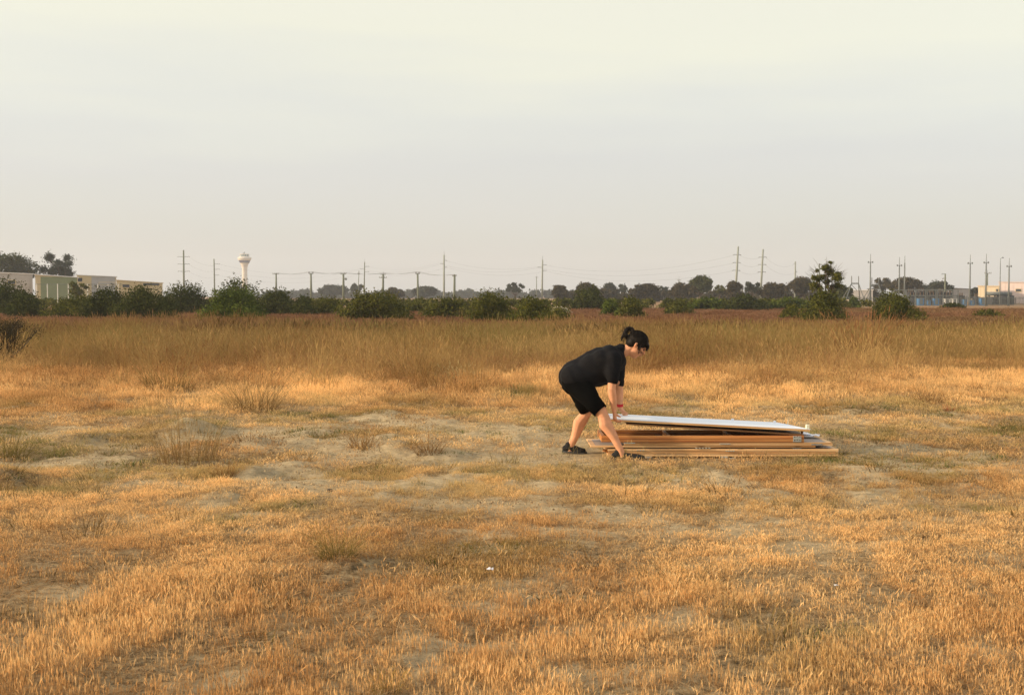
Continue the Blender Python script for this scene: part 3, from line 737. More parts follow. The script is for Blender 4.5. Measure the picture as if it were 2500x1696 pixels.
def plant(name, label, cat, px0, px1, ytop, Y, leaf, style='bush', n=6000, size=None, seed=0, group=None, ybase=None, depth=None, bark='bark'):
    g = random.Random(seed * 31 + 5)
    cxp = (px0 + px1) / 2; w = (px1 - px0) * Y / F_PX; x = (cxp - CX) * Y / F_PX
    top = CAM_H + (HORIZON - ytop) * Y / F_PX
    z0 = H(x, Y) if Y < 60 else 0.0
    h = top - z0
    size = size or max(.035, Y * (.00088 if style == 'bush' else .00082))
    t = thing(name, label, cat, (x, Y, z0), 0, group)
    blobs = []; br = MB(); hw = w / 2; dp = depth or min(w, 1.6 * h) * .45
    sprigs = []
    if style == 'bush':
        nb = max(7, int(w / max(h, .5) * 9))
        for i in range(nb):
            u = -1 + 2 * (i + .5) / nb + g.uniform(-.12, .12)
            env = max(.38, (1 - abs(u) ** 3.2)) * g.uniform(.80, 1.0)
            r = h * g.uniform(.24, .38)
            zc = max(r * .7, h * env - r)
            blobs.append((Vector((u * (hw - r * .6), g.uniform(-1, 1) * dp, zc)), (r * 1.15, r * 1.1, r)))
            blobs.append((Vector((u * (hw - r * .5), g.uniform(-1, 1) * dp * .8, zc * .45)), (r * 1.3, r * 1.2, max(r, zc * .55))))
            if g.random() < .8:
                tube_np(br, (u * hw * .35, 0, 0), blobs[-2][0], .03 + h * .006, .012, .12, 4, 3, g)
        ns = int(nb * 2)
        for i in range(ns):
            b = blobs[2 * g.randrange(nb)]
            a = g.uniform(-1.0, 1.0); p = b[0] + Vector((math.sin(a) * b[1][0] * .8, g.uniform(-.4, .4) * b[1][1], math.cos(a) * b[1][2] * .85))
            q = p + Vector((math.sin(a) * .5 + g.uniform(-.3, .3), g.uniform(-.3, .3), 1.0)) * h * g.uniform(.04, .13)
            tube_np(br, p, q, .008, .003, .05, 3, 1, g)
            for j in range(5): sprigs.append(tuple(p.lerp(q, g.uniform(.2, 1.05)) + Vector([g.gauss(0, h * .012) for _ in range(3)])))
    elif style in ('tree', 'open', 'round', 'high'):
        nb = {'tree': 22, 'open': 13, 'high': 15, 'round': 20}[style]
        tr = h * .02 + .05
        fork = h * {'tree': .22, 'open': .30, 'high': .40, 'round': .08}[style]
        tube_np(br, (0, 0, -.2), (g.uniform(-.1, .1) * hw, 0, max(fork, h * .25)), tr * 1.3, tr, .04, 7, 3, g); trunk_nv = len(br.V)
        az_, ax_ = (h - fork) / 2, hw; zc0 = fork + az_; sm_ = min(az_, ax_)
        if style == 'high':
            nb = 0
            for (u_, v_, r_) in ((-.65, .60, .19), (-.42, .70, .16), (-.78, .72, .11), (-.2, .86, .10), (.15, .66, .14), (.05, .88, .15), (.30, .80, .18), (.60, .72, .20), (.76, .60, .16), (-.05, .74, .11), (-.32, .56, .12), (.45, .57, .12), (.86, .79, .09), (.20, .95, .08), (-.55, .83, .07)):
                c = Vector((u_ * hw, g.uniform(-.5, .5) * dp, v_ * h)); rr_ = r_ * h * .42
                blobs.append((c, (rr_ * 1.1, rr_ * 1.1, rr_ * .9))); tube_np(br, (0, 0, h * .3), c, tr * .4, tr * .1, .14, 5, 4, g)
        for i in range(nb):
            a = 2 * math.pi * i / nb * 1.0 + g.uniform(-.25, .25)
            if style == 'high': r = sm_ * g.uniform(.26, .40); k_ = g.uniform(.8, 1.0) if i % 3 else g.uniform(.2, .6)
            elif style == 'open': r = sm_ * g.uniform(.20, .34); k_ = 1.0 if i % 3 else g.uniform(.3, .6)
            else: r = sm_ * g.uniform(.28, .46); k_ = g.uniform(.75, 1.0) if i % 4 else g.uniform(.1, .5)
            dz_ = math.sin(a); dz_ = dz_ * (1 if dz_ > 0 else (.35 if style == 'open' else .75)); dz_ += .15 if style == 'high' and abs(dz_) < .4 else 0
            c = Vector((math.cos(a) * (ax_ - r) * k_, g.uniform(-1, 1) * dp * .7, zc0 + dz_ * (az_ - r * .9) * k_))
            blobs.append((c, (r * 1.15, r * 1.1, r * .9)))
            tube_np(br, (0, 0, max(fork, h * .25) * .95), c, tr * .5, tr * .12, .10, 5, 3, g)
        if style not in ('open', 'high'):
            blobs.append((Vector((0, 0, zc0)), (hw * .72, dp * .8, az_ * .74)))
            blobs.append((Vector((g.uniform(-.3, .3) * hw, 0, zc0 + az_ * .35)), (hw * .5, dp * .6, az_ * .6)))
    elif style == 'twiggy':
        for i in range(max(6, int(n / 600))):
            a = g.uniform(-1.1, 1.1); c = Vector((math.sin(a) * hw * .8, g.uniform(-1, 1) * dp, h * (.35 + .6 * math.cos(a) * g.uniform(.5, 1))))
            tube_np(br, (g.uniform(-.1, .1), 0, 0), c, .03, .006, .15, 4, 4, g)
            for k in range(7):
                q = c + Vector((g.uniform(-.5, .5) + math.sin(a) * .3, g.uniform(-.4, .4), g.uniform(-.1, .6))) * h * .3
                tube_np(br, (c * g.uniform(.6, 1)), q, .008, .002, .1, 3, 2, g)
            blobs.append((c, (h * .22, h * .22, h * .17)))
            blobs.append((c * .6, (h * .24, h * .22, h * .2)))
    lm = leaf_mesh('crown', blobs, n, size, seed + 77, {'bush': .35, 'open': .3, 'high': .3, 'twiggy': .1}.get(style, .5), sprigs=np.array(sprigs) if sprigs else None)
    istree = style in ('tree', 'open', 'round', 'high')
    if istree:
        nv_ = trunk_nv; tm = MB(); tm.V = br.V[:nv_]; tm.F = [f for f in br.F if max(f) < nv_]; tm.build('trunk', M[bark], t, smooth=True)
        lm_ = MB(); lm_.V = br.V[nv_:]; lm_.F = [tuple(i - nv_ for i in f) for f in br.F if min(f) >= nv_]; tag(lm_.build('limbs', M[bark], t, smooth=True), kind='stuff')
    else: tag(br.build('branches', M[bark], t, smooth=True), kind='stuff')
    obj('crown' if istree else 'foliage', lm, M[leaf], t)
    return t

def bY(ybot): return 3060.0 / (ybot - 722)
SH = 'shrubs along the far edge of the field'
TR = 'trees behind the field'
# shrubs: px0, px1, ytop, Y, leaf, n, label
shr = [
 (-60, 92, 668, 84, 'leaf_dark', 9000, 'dark shrub at the left edge in front of the grey shed'),
 (22, 108, 704, 76, 'leaf_dark', 6000, 'low rounded dark shrub before the shed with the white roof edge'),
 (120, 250, 705, 74, 'leaf_olive', 8000, 'olive shrub below the green-sided shed'),
 (205, 330, 687, 71, 'leaf_dark', 10000, 'dark green shrub below the tan building at left'),
 (285, 432, 684, 69, 'leaf_dark', 11000, 'wide dark shrub left of the double-armed power pole'),
 (395, 508, 677, 90, 'leaf_dark', 8000, 'dark round shrub at the foot of the double-armed power pole'),
 (498, 645, 686, 66, 'leaf_green', 14000, 'big light green shrub below the control tower'),
 (514, 642, 669, 92, 'leaf_dark', 7000, 'brown-topped dark shrub directly under the control tower'),
 (636, 728, 692, 85, 'leaf_dark', 8000, 'dark shrub to the right of the control tower'),
 (712, 768, 704, 80, 'leaf_dark', 4500, 'narrow ragged shrub beside the T-topped power pole'),
 (760, 838, 716, 82, 'leaf_olive', 5000, 'low olive shrub left of the big rounded one'),
 (834, 1004, 699, 66, 'leaf_olive', 15000, 'big rounded olive shrub in the middle of the left half'),
 (985, 1060, 722, 95, 'leaf_olive', 3500, 'low distant shrub between two big olive ones'),
 (1030, 1165, 714, 72, 'leaf_olive', 9000, 'spreading shrub left of the tallest middle shrub'),
 (1140, 1262, 700, 62, 'leaf_olive', 12000, 'tall open-topped shrub left of the sandy gap'),
 (1238, 1362, 718, 58, 'leaf_olive', 11000, 'olive shrub just left of the sand heap'),
 (1395, 1480, 692, 108, 'leaf_dark', 8000, 'dark domed shrub right of the sand heap'),
 (1465, 1520, 728, 80, 'leaf_green', 4000, 'small bright green shrub right of the sand heap'),
 (1508, 1570, 722, 74, 'leaf_olive', 5500, 'olive shrub above the person'),
 (1618, 1692, 730, 86, 'leaf_olive', 4500, 'small shrub on its own right of the person'),
 (1670, 1790, 722, 112, 'leaf_green', 7000, 'green hedge-like shrub left of the leaning power pole'),
 (1760, 1880, 714, 110, 'leaf_dark', 7500, 'dark green shrub at the feet of the two leaning poles'),
 (1860, 2000, 722, 112, 'leaf_green', 7000, 'green shrub right of the two leaning poles'),
 (1908, 1962, 738, 68, 'leaf_olive', 4500, 'small shrub left of the tall twiggy tree'),
 (1968, 2060, 700, 62, 'leaf_olive', 12000, 'dense dark shrub under the tall twiggy tree'),
 (2070, 2096, 720, 130, 'leaf_green', 2500, 'small green shrub by the first steel portal frame'),
 (2128, 2250, 712, 62, 'leaf_olive', 13000, 'wide olive shrub in front of the switchyard'),
 (2140, 2195, 700, 100, 'leaf_olive', 4000, 'olive shrub standing behind the wide one by the switchyard'),
 (2290, 2360, 738, 120, 'leaf_dark', 3000, 'low dark shrubs before the palisade fence'),
 (2370, 2450, 753, 76, 'leaf_olive', 2500, 'low weedy shrub in the grass before the pale buildings'),
 (1330, 1400, 742, 66, 'leaf_olive', 2500, 'low straggly shrub below the sand heap'),
]
for i, (a, b, yt, Y, lf, n, lab) in enumerate(shr):
    plant('shrub', lab, 'shrub', a, b, yt, Y, lf, 'bush', n, seed=i + 1, group=SH)
plant('shrub', 'twiggy dark brown shrub at the left edge beside the tall grass', 'shrub', -120, 86, 762, 24, 'leaf_brown', 'twiggy', 18000, size=.014, seed=80)
trees = [
 (-70, 102, 613, 250, 'leaf_dark', 'tree', 12000, 'big dark tree behind the sheds at the left edge', None),
 (104, 186, 612, 250, 'leaf_blue', 'open', 5000, 'open-crowned tree behind the green-sided shed', None),
 (165, 215, 686, 150, 'leaf_olive', 'open', 2500, 'small sparse tree in front of the tan building', None),
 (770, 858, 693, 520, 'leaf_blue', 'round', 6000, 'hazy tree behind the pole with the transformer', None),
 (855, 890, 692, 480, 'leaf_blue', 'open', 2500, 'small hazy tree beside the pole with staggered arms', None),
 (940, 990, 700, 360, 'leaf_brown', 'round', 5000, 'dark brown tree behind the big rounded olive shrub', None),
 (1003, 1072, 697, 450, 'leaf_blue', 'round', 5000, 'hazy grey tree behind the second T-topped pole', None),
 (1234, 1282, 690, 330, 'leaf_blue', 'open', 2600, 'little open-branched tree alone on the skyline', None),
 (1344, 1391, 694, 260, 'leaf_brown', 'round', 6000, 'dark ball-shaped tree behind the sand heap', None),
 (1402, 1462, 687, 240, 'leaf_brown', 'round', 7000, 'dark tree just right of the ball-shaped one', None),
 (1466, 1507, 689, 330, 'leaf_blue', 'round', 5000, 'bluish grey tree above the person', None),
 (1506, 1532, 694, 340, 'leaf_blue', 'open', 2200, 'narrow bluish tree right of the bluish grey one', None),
 (1533, 1612, 690, 260, 'leaf_brown', 'round', 7000, 'broad flat-topped brown tree above and right of the person', None),
 (1606, 1632, 697, 300, 'leaf_blue', 'open', 1200, 'pale nearly bare tree between two dark ones', 'bark_pale'),
 (1630, 1700, 688, 250, 'leaf_brown', 'round', 7000, 'dark tree left of the tallest middle tree', None),
 (1676, 1742, 670, 255, 'leaf_dark', 'tree', 7000, 'tallest dark tree between the person and the leaning poles', None),
 (1744, 1770, 695, 270, 'leaf_olive', 'open', 1500, 'small flat-topped tree left of the leaning pole', None),
 (1768, 1815, 683, 235, 'leaf_brown', 'round', 6000, 'rounded dark tree behind the first leaning pole', None),
 (1815, 1862, 686, 270, 'leaf_blue', 'open', 3500, 'thin-crowned tree between the two leaning poles', None),
 (1850, 1928, 687, 235, 'leaf_brown', 'round', 7500, 'broad dark tree behind the second leaning pole', None),
 (1922, 1990, 673, 240, 'leaf_brown', 'tree', 7000, 'dark bushy tree behind the armless grey pole', None),
 (2032, 2080, 693, 200, 'leaf_dark', 'round', 5000, 'dark tree between the twiggy tree and the steel portal', None),
 (2135, 2172, 677, 300, 'leaf_brown', 'open', 2800, 'small-leaved tree behind the second steel portal', None),
 (2166, 2252, 674, 290, 'leaf_brown', 'tree', 8000, 'largest dark tree behind the switchyard', None),
 (2246, 2322, 683, 300, 'leaf_blue', 'round', 6000, 'grey-green tree right of the largest one at the switchyard', None),
 (2366, 2392, 700, 300, 'leaf_blue', 'round', 2500, 'little tree left of the pale cream building', None),
]
for i, (a, b, yt, Y, lf, st, n, lab, bk) in enumerate(trees):
    plant('tree', lab, 'tree', a, b, yt, Y, lf, st, n, seed=200 + i, group=TR, bark=bk or 'bark')
tw = plant('tree', 'tall sparse twiggy tree rising from a dark shrub near the switchyard', 'tree', 1974, 2056, 634, 64, 'leaf_olive', 'high', 6500, size=.045, seed=301, group=TR)
mb = MB(); g = random.Random(9)
for i in range(46):
    a = g.uniform(-1.2, 1.2); c = Vector((math.sin(a) * .75, g.uniform(-.3, .3), 2.1 + 1.0 * math.cos(a) * g.uniform(.5, 1)))
    q = c + Vector((math.sin(a) * .35 + g.uniform(-.15, .15), g.uniform(-.1, .1), g.uniform(.1, .5)))
    tube_np(mb, c, q, .010, .004, .12, 3, 2, g)
tag(mb.build('twigs', M['bark'], tw), kind='stuff')
# far wood that reads as one mass
def far_wood(name, label, px0, px1, Y, ymin, ymax, leaf, n, seed):
    g = np.random.default_rng(seed); blobs = []
    k = int((px1 - px0) / 16)
    for i in range(k):
        px = px0 + (px1 - px0) * (i + g.uniform(0, 1)) / k; yt = g.uniform(ymin, ymax)
        top = CAM_H + (HORIZON - yt) * Y / F_PX; x = (px - CX) * Y / F_PX; r = max(top * .38, Y * .0036)
        blobs.append((Vector((x, Y + g.uniform(-6, 6), max(top - r, .8))), (r * 1.5, r * 1.3, r)))
        blobs.append((Vector((x + g.uniform(-3, 3), Y + g.uniform(-6, 6), top * .3)), (r * 1.6, r * 1.3, top * .4)))
    me = leaf_mesh(name, blobs, n, Y * .0011, seed + 1, .4)
    tag(obj(name, me, M[leaf]), label, 'woodland', kind='stuff')
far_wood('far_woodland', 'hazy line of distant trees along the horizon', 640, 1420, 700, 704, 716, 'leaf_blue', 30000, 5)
far_wood('tree_belt', 'dark belt of trees behind the right half of the field', 1390, 2140, 300, 702, 716, 'leaf_brown', 34000, 6)
far_wood('scrub_belt', 'low green scrub joining the shrubs at the field edge', -80, 2100, 125, 729, 741, 'leaf_olive', 42000, 8)

# ------------------------------------------------------------------ sand heap
g_ = np.random.default_rng(3)
nu, nv = 40, 24
U, Vv = np.meshgrid(np.linspace(-1, 1, nu), np.linspace(-1, 1, nv))
d = np.sqrt(U ** 2 + Vv ** 2)
zz = np.clip(1 - d, 0, 1) ** .8 * (.7 + .6 * fbm(U * 3 + 9, Vv * 3, 88)) * .85 - .05
gi = np.arange(nu * nv).reshape(nv, nu)
Fh = np.stack([gi[:-1, :-1], gi[:-1, 1:], gi[1:, 1:], gi[1:, :-1]], -1).reshape(-1, 4)
sh = obj('sand_heap', make_mesh('sand_heap', np.stack([U * 1.3, Vv * 2.2, zz], -1).reshape(-1, 3), [Fh], smooth=True), plain('pale_sand', (.34, .28, .18), .95, .2, 3))
Yh = 92; sh.location = ((1368 - CX) * Yh / F_PX, Yh, 0); tag(sh, 'pale sand heap in a gap between the shrubs', 'sand heap')

# ================================================================== distant structures
def zat(py, Y): return CAM_H + (HORIZON - py) * Y / F_PX
def xat(px, Y): return (px - CX) * Y / F_PX

def shed(name, label, px0, px1, py0, py1, Y, depth, wall, front=None, front_px=None, roof='roof_white', windows=(), cat='shed', skew=0):
    x0, x1 = xat(px0, Y), xat(px1, Y); za, zb = zat(py0, Y), zat(py1, Y)
    t = thing(name, label, cat, ((x0 + x1) / 2, Y, 0), -math.atan2((x0 + x1) / 2, Y) + R(skew))
    hw = (x1 - x0) / 2 * math.cos(t.rotation_euler.z)
    mb = MB(); mb.prism([(-hw, 0, 0), (hw, 0, 0), (hw, 0, zb - .12), (-hw, 0, za - .12)], [(-hw, depth, 0), (hw, depth, 0), (hw, depth, zb - .12), (-hw, depth, za - .12)])
    mb.build('wall', M[wall], t)
    n = max(3, int(2 * hw / 1.4))
    ri = MB()
    for i in range(n * 2):
        u = (i + .5) / (n * 2); xx = -hw + 2 * hw * u; zt = za + (zb - za) * u - .3
        ri.box((xx, -.02, zt / 2), (.06, .04, zt - .02))
    tag(ri.build('wall_ribs', M[wall], t), kind='stuff')
    mb = MB(); o = .18
    mb.prism([(-hw - o, -o, za - .11), (hw + o, -o, zb - .11), (hw + o, -o, zb), (-hw - o, -o, za)], [(-hw - o, depth + o, za - .11), (hw + o, depth + o, zb - .11), (hw + o, depth + o, zb), (-hw - o, depth + o, za)])
    mb.build('roof', M[roof], t)
    if front:
        fx0, fx1 = [(xat(q, Y) - t.location.x) * math.cos(t.rotation_euler.z) for q in front_px[:2]]
        zt = zat(front_px[2], Y)
        mb = MB().box(((fx0 + fx1) / 2, -.05, zt / 2), (fx1 - fx0, .1, zt)); mb.build('shaded_front', M[front], t)  # shade of the front put into this panel's colour
    for (a, b, c, dd) in windows:
        wx0, wx1 = [(xat(q, Y) - t.location.x) * math.cos(t.rotation_euler.z) for q in (a, b)]; z1, z0 = zat(c, Y), zat(dd, Y)
        MB().box(((wx0 + wx1) / 2, -.06, (z0 + z1) / 2), (wx1 - wx0, .06, z1 - z0)).build('window', M['window_dark'], t)
        fr = MB()
        for q in ((wx0, (z0 + z1) / 2, .08, z1 - z0 + .08), (wx1, (z0 + z1) / 2, .08, z1 - z0 + .08)): fr.box((q[0], -.08, q[1]), (q[2], .06, q[3]))
        for q in (z0, z1): fr.box(((wx0 + wx1) / 2, -.085, q), (wx1 - wx0 - .09, .05, .08))
        tag(fr.build('window_frame', M['shed_cream'], t), kind='stuff')
    return t
shed('shed', 'grey-walled shed with a white roof edge at the left edge', -70, 82, 662, 667.5, 200, 12, 'shed_grey', windows=((20, 40, 684, 694),))
shed('shed', 'shed with a sunlit cream end and shaded olive front painted in', 88, 192, 669, 676, 190, 12, 'shed_cream', 'shed_shaded_olive', (101, 190, 676))  # cream strip paints the sunlit end wall, olive the shaded front
shed('building', 'low tan building right of the green-fronted shed', 190, 285, 670.5, 674.5, 210, 12, 'shed_cream', 'shed_grey', (225, 283, 675.5), windows=((191, 203, 678, 688), (243, 282, 689, 695)), cat='building')  # grey panel paints the front's shade, cream beside it the lit end
shed('building', 'long low cream building half hidden by shrubs', 286, 398, 683, 690, 230, 14, 'shed_cream', windows=((300, 318, 694, 702), (350, 391, 691, 697)), roof='shed_cream', cat='building')
shed('building', 'grey flat-roofed hall behind the switchyard', 2316, 2367, 702, 705, 300, 25, 'shed_grey', roof='sub_dark', cat='building')
shed('building', 'tall pale cream building beside the big transformer', 2387, 2440, 697, 697.5, 230, 18, 'bld_cream', windows=((2430, 2436, 705, 712),), roof='bld_cream', cat='building')
shed('building', 'pale pink warehouse at the right edge', 2436, 2620, 687, 690, 245, 30, 'bld_pink', roof='bld_pink', windows=((2478, 2492, 705, 712),), cat='building')
shed('building', 'long grey roofed building behind the steel portals', 2076, 2130, 708, 707, 280, 20, 'shed_grey', cat='building')
shed('building', 'low cream hut between the shrubs near the first portal', 2040, 2074, 732, 732, 175, 6, 'sub_white', roof='bld_cream', windows=((2048, 2054, 736, 741),), cat='building')

# chain fence at the left
def chain_fence(label, px0, px1, py_top, Y, posts):
    t = thing('chain_fence', label, 'fence', (xat(px0, Y), Y, 0))
    h = zat(py_top, Y); X0 = t.location.x
    for p in posts: MB().tube([(xat(p, Y) - X0, 0, 0), (xat(p, Y) - X0, 0, h + .05)], .05, 6).build('post', M['sub_white'], t)
    L = xat(px1, Y) - X0
    MB().tube([(0, 0, h), (L, 0, h)], .03, 5).build('top_rail', M['galv'], t)
    mb = MB(); s = .35; n = int(L / s)
    for i in range(n):
        a = i * s
        mb.tube([(a, 0, .05), (min(a + h, L), 0, .05 + min(h, L - a))], .006, 3, False)
        mb.tube([(a, 0, h), (min(a + h, L), 0, h - min(h, L - a))], .006, 3, False)
    tag(mb.build('wire_mesh', M['galv'], t), kind='stuff')
chain_fence('wire fence with white posts before the green-fronted shed', 88, 300, 694, 170, [91, 117, 142, 168, 192, 215, 240, 265, 290])

# control tower
def lathe(prof, k=32):
    mb = MB(); n = len(prof)
    for (r_, z_) in prof:
        for j in range(k):
            a = 2 * math.pi * j / k; mb.V.append((r_ * math.cos(a), r_ * math.sin(a), z_))
    for i in range(n - 1):
        for j in range(k):
            q = (j + 1) % k; mb.F.append((i * k + j, i * k + q, (i + 1) * k + q, (i + 1) * k + j))
    mb.F.append(tuple(range(k))[::-1]); mb.F.append(tuple((n - 1) * k + j for j in range(k)))
    return mb
YT = 1100; s = YT / F_PX
tw_ = thing('control_tower', 'white airport control tower with a flared head and dark band', 'control tower', (xat(598.5, YT), YT, 0))
Zt = lambda py: zat(py, YT)
lathe([(6.6 * s, 0), (6.3 * s, Zt(676)), (6.2 * s, Zt(662)), (6.8 * s, Zt(652)), (9 * s, Zt(646)), (11.3 * s, Zt(642.2))]).build('shaft', M['tower_white'], tw_, smooth=False)
lathe([(11.3 * s, Zt(642)), (14.2 * s, Zt(636.2))]).build('window_band', M['tower_band'], tw_)
lathe([(14.3 * s, Zt(636)), (16.5 * s, Zt(632.5)), (16.5 * s, Zt(629.5)), (14 * s, Zt(627.3)), (9.5 * s, Zt(626.2))]).build('gallery', M['tower_white'], tw_)
lathe([(9.4 * s, Zt(626)), (10.8 * s, Zt(621.6))]).build('cab_glass', M['tower_glass'], tw_)
lathe([(11.4 * s, Zt(621.5)), (11.2 * s, Zt(620.6)), (5 * s, Zt(620))]).build('cab_roof', M['tower_white'], tw_)
MB().tube([(0, 0, Zt(620)), (0, 0, Zt(615))], [.6, .35], 6).build('antenna', M['galv'], tw_)
MB().tube([(-3 * s, 0, Zt(620)), (-3 * s, 0, Zt(617))], [.4, .3], 6).build('antenna', M['galv'], tw_)
mb = MB()
for i in range(12):
    a = 2 * math.pi * i / 12 + .13
    mb.tube([(9.5 * s * math.cos(a), 9.5 * s * math.sin(a), Zt(626)), (10.9 * s * math.cos(a), 10.9 * s * math.sin(a), Zt(621.6))], .35, 4)
tag(mb.build('mullions', M['tower_white'], tw_), kind='stuff')

# power poles ------------------------------------------------------
WP = {}
def pole(key, label, px, ytop, Y, lean=0, r=.17, mat='pole_wood', arms=(), tee=False, spike=0, transformer=False, cross=(), group='power poles behind the field'):
    """arms: (py, side, length px) brackets; cross: (py, half px)"""
    x = xat(px, Y); h = zat(ytop, Y); s = Y / F_PX
    t = thing('power_pole', label, 'power pole', (x - lean * s, Y, 0), 0, group)
    top = Vector((lean * s, 0, h)); at_h = lambda z: Vector((lean * s * z / h, 0, z))
    MB().tube([(0, 0, -.3), at_h(h * .5), top], [r * 1.25, r * 1.08, r * .85], 8).build('pole', M[mat], t, smooth=True)
    tips = []
    for (py, side, ln) in arms:
        z = zat(py, Y); p = at_h(z); q = p + Vector((side * ln * s, 0, .12 * s * ln * .6))
        MB().tube([p, q], [.07, .04], 5).build('arm', M['galv'], t)
        m = MB(); m.tube([q, q + Vector((0, 0, -.18))], .05, 5); m.tube([q + Vector((0, 0, -.05)), q + Vector((0, 0, -.09))], .10, 6); m.build('insulator', M['insul'], t)
        tips.append(t.location + q + Vector((0, 0, -.18)))
    for (py, hp) in cross:
        z = zat(py, Y); p = at_h(z)
        MB().box(p + Vector((0, -.12 - r, 0)), (2 * hp * s, .1, .12)).build('crossarm', M['pole_wood'], t)
        for u in (-.95, -.4, .4, .95):
            q = p + Vector((u * hp * s, -.12 - r, .06)); m = MB().tube([q, q + Vector((0, 0, .22))], [.05, .035], 5); m.tube([q + Vector((0, 0, .10)), q + Vector((0, 0, .15))], .08, 6)
            m.build('insulator', M['insul'], t); tips.append(t.location + q + Vector((0, 0, .22)))
    if tee:
        m = MB(); m.box(top + Vector((0, 0, .05)), (12 * s, .12, .1)); m.build('crossarm', M['galv'], t)
        for u in (-5.5, -3, 3, 5.5):
            q = top + Vector((u * s, 0, .1)); MB().tube([q, q + Vector((.0, 0, .3))], [.07, .04], 5).build('insulator', M['insul'], t)
            tips.append(t.location + q + Vector((0, 0, .3)))
        m = MB()
        for sg in (-1, 1): m.tube([top + Vector((sg * 5 * s, -.1, 0)), top + Vector((0, -.1, -3 * s))], .035, 4)
        tag(m.build('brace', M['galv'], t), kind='stuff')
    if spike: MB().tube([top, top + Vector((.3 * s, 0, spike * s))], [.05, .03], 5).build('earth_spike', M['galv'], t)
    if transformer:
        c = top + Vector((6 * s, -.2, -3.2 * s * 4.2)); m = MB()
        m.tube([c + Vector((0, 0, -2.3 * s)), c + Vector((0, 0, 2.3 * s))], 2.9 * s, 12); m.build('transformer', M['galv'], t)
        m = MB(); m.tube([c + Vector((0, 0, 2.3 * s)), c + Vector((0, 0, 3.3 * s))], .08, 5); m.build('bushing', M['galv'], t); MB().box(c + Vector((-4 * s, 0, 0)), (3 * s, .12, .12)).build('bracket', M['galv'], t)
    WP[key] = tips
    return t
a2 = lambda ys, l, rr_: [q for y in ys for q in ((y, -1, l), (y, 1, rr_))]
pole('P1', 'grey-green power pole with three pairs of arms left of the control tower', 450, 611, 330, 0, arms=a2((627.5, 645.5, 663), 14, 14), r=.22)
pole('P2', 'power pole with three right-hand arms left of the control tower', 524, 632, 400, -1, arms=((645, 1, 13), (658, 1, 13), (672, 1, 11)), r=.2)
pole('P3', 'short power pole just right of the control tower', 675, 667, 300, 0, cross=((669, 8),), r=.2)
pole('P4', 'T-topped power pole over the narrow ragged shrub', 760, 668, 260, 0, tee=True, r=.2)
pole('P5', 'power pole carrying a round transformer', 839, 668, 260, 0, cross=((669, 7),), transformer=True, r=.22)
pole('P6', 'thin leaning pole beside the transformer pole', 877, 661, 420, 3, cross=((668.5, 3),), r=.12)
pole('P7', 'slim power pole with staggered arms and long spike left of centre', 891, 640, 420, 2, arms=((651, 1, 11), (657, -1, 11), (664, 1, 10)), spike=8, r=.18)
pole('P8', 'power pole with two short crossarms over the big rounded shrub', 936, 669, 270, 1, cross=((670, 6), (678, 9)), r=.22, spike=6)
pole('P9', 'T-topped power pole with flared insulators near the hazy grey tree', 1020, 668, 260, -1, tee=True, r=.2)
pole('P10', 'tall grey pole with small staggered arms left of centre', 1084.5, 623, 330, .5, arms=((636, 1, 6), (644, -1, 8), (652, 1, 6)), spike=10, r=.22, mat='pole_conc')
pole('P11', 'stout short pole right of the tall grey one', 1110, 670, 230, .7, r=.2, cross=((674, 5),))
pole('P12', 'thin distant pole left of the tall centre-right pole', 1310, 676, 600, .5, cross=((677, 4.5),), spike=7, r=.18)
pole('P13', 'tall pole with staggered arms above the olive shrub near the sand heap', 1324.5, 634, 330, 1.5, arms=((647, 1, 9), (653, -1, 11), (661, 1, 9)), spike=9, r=.2, mat='pole_conc')
pole('P14', 'thin distant pole with a single crossarm between two dark trees', 1657, 684, 420, .5, cross=((684.5, 4.5),), spike=9, r=.14)
pole('P15', 'left of the two tall leaning poles with three pairs of arms', 1801, 602, 260, 7, arms=a2((622.5, 641.5, 660.5), 10, 7), r=.20, mat='pole_conc')
pole('P16', 'right of the two tall leaning poles with three pairs of arms', 1861.5, 609, 270, 6, arms=a2((628.5, 646.5, 664.5), 9, 9), r=.20, mat='pole_conc')
pole('P17', 'armless grey pole between the leaning poles and the twiggy tree', 1940.5, 638, 290, .8, arms=((643.5, -1, 3), (663.5, 1, 4)), r=.18, mat='pole_conc')
pole('P18', 'dark pole half hidden by the tall twiggy tree', 1999, 644, 290, 0, cross=((647, 2),), r=.17)
pole('P19', 'short pole with stepped arms behind the switchyard beams', 2306, 668, 240, 0, arms=((669, -1, 8), (680, -1, 6), (688.5, -1, 12)), r=.16)
pole('P20', 'pole with a high crossarm left of the pale cream building', 2409, 668, 300, 0, cross=((667.5, 8),), spike=9, r=.16)

# wires
def wire(label, pts_list, sag, r=.012):
    t = thing('power_line', label, 'power line', tuple(pts_list[0][0])); base = Vector(pts_list[0][0])
    for (p, q) in pts_list:
        p = Vector(p) - base; q = Vector(q) - base; m = MB()
        pts = [p.lerp(q, i / 14) - Vector((0, 0, sag * 4 * (i / 14) * (1 - i / 14))) for i in range(15)]
        m.tube(pts, r, 3); m.build('wire', M['wire'], t)
def pairs(a, b, ia=None, ib=None):
    A = WP[a]; Bb = WP[b]; ia = ia or range(min(len(A), len(Bb))); ib = ib or ia
    return [(A[i], Bb[j]) for i, j in zip(ia, ib)]
wire('three wires hanging from the tall centre-right pole to the left leaning pole', pairs('P13', 'P15', (0, 1, 2), (0, 2, 4)), 2.4)
wire('wires from the tall grey pole to the tall centre-right pole', pairs('P10', 'P13'), 1.6)
wire('wires from the slim staggered pole to the tall grey pole', pairs('P7', 'P10'), 1.6)
wire('wires between the two poles left of the control tower', pairs('P1', 'P2', (1, 3, 5), (0, 1, 2)), 1.2)
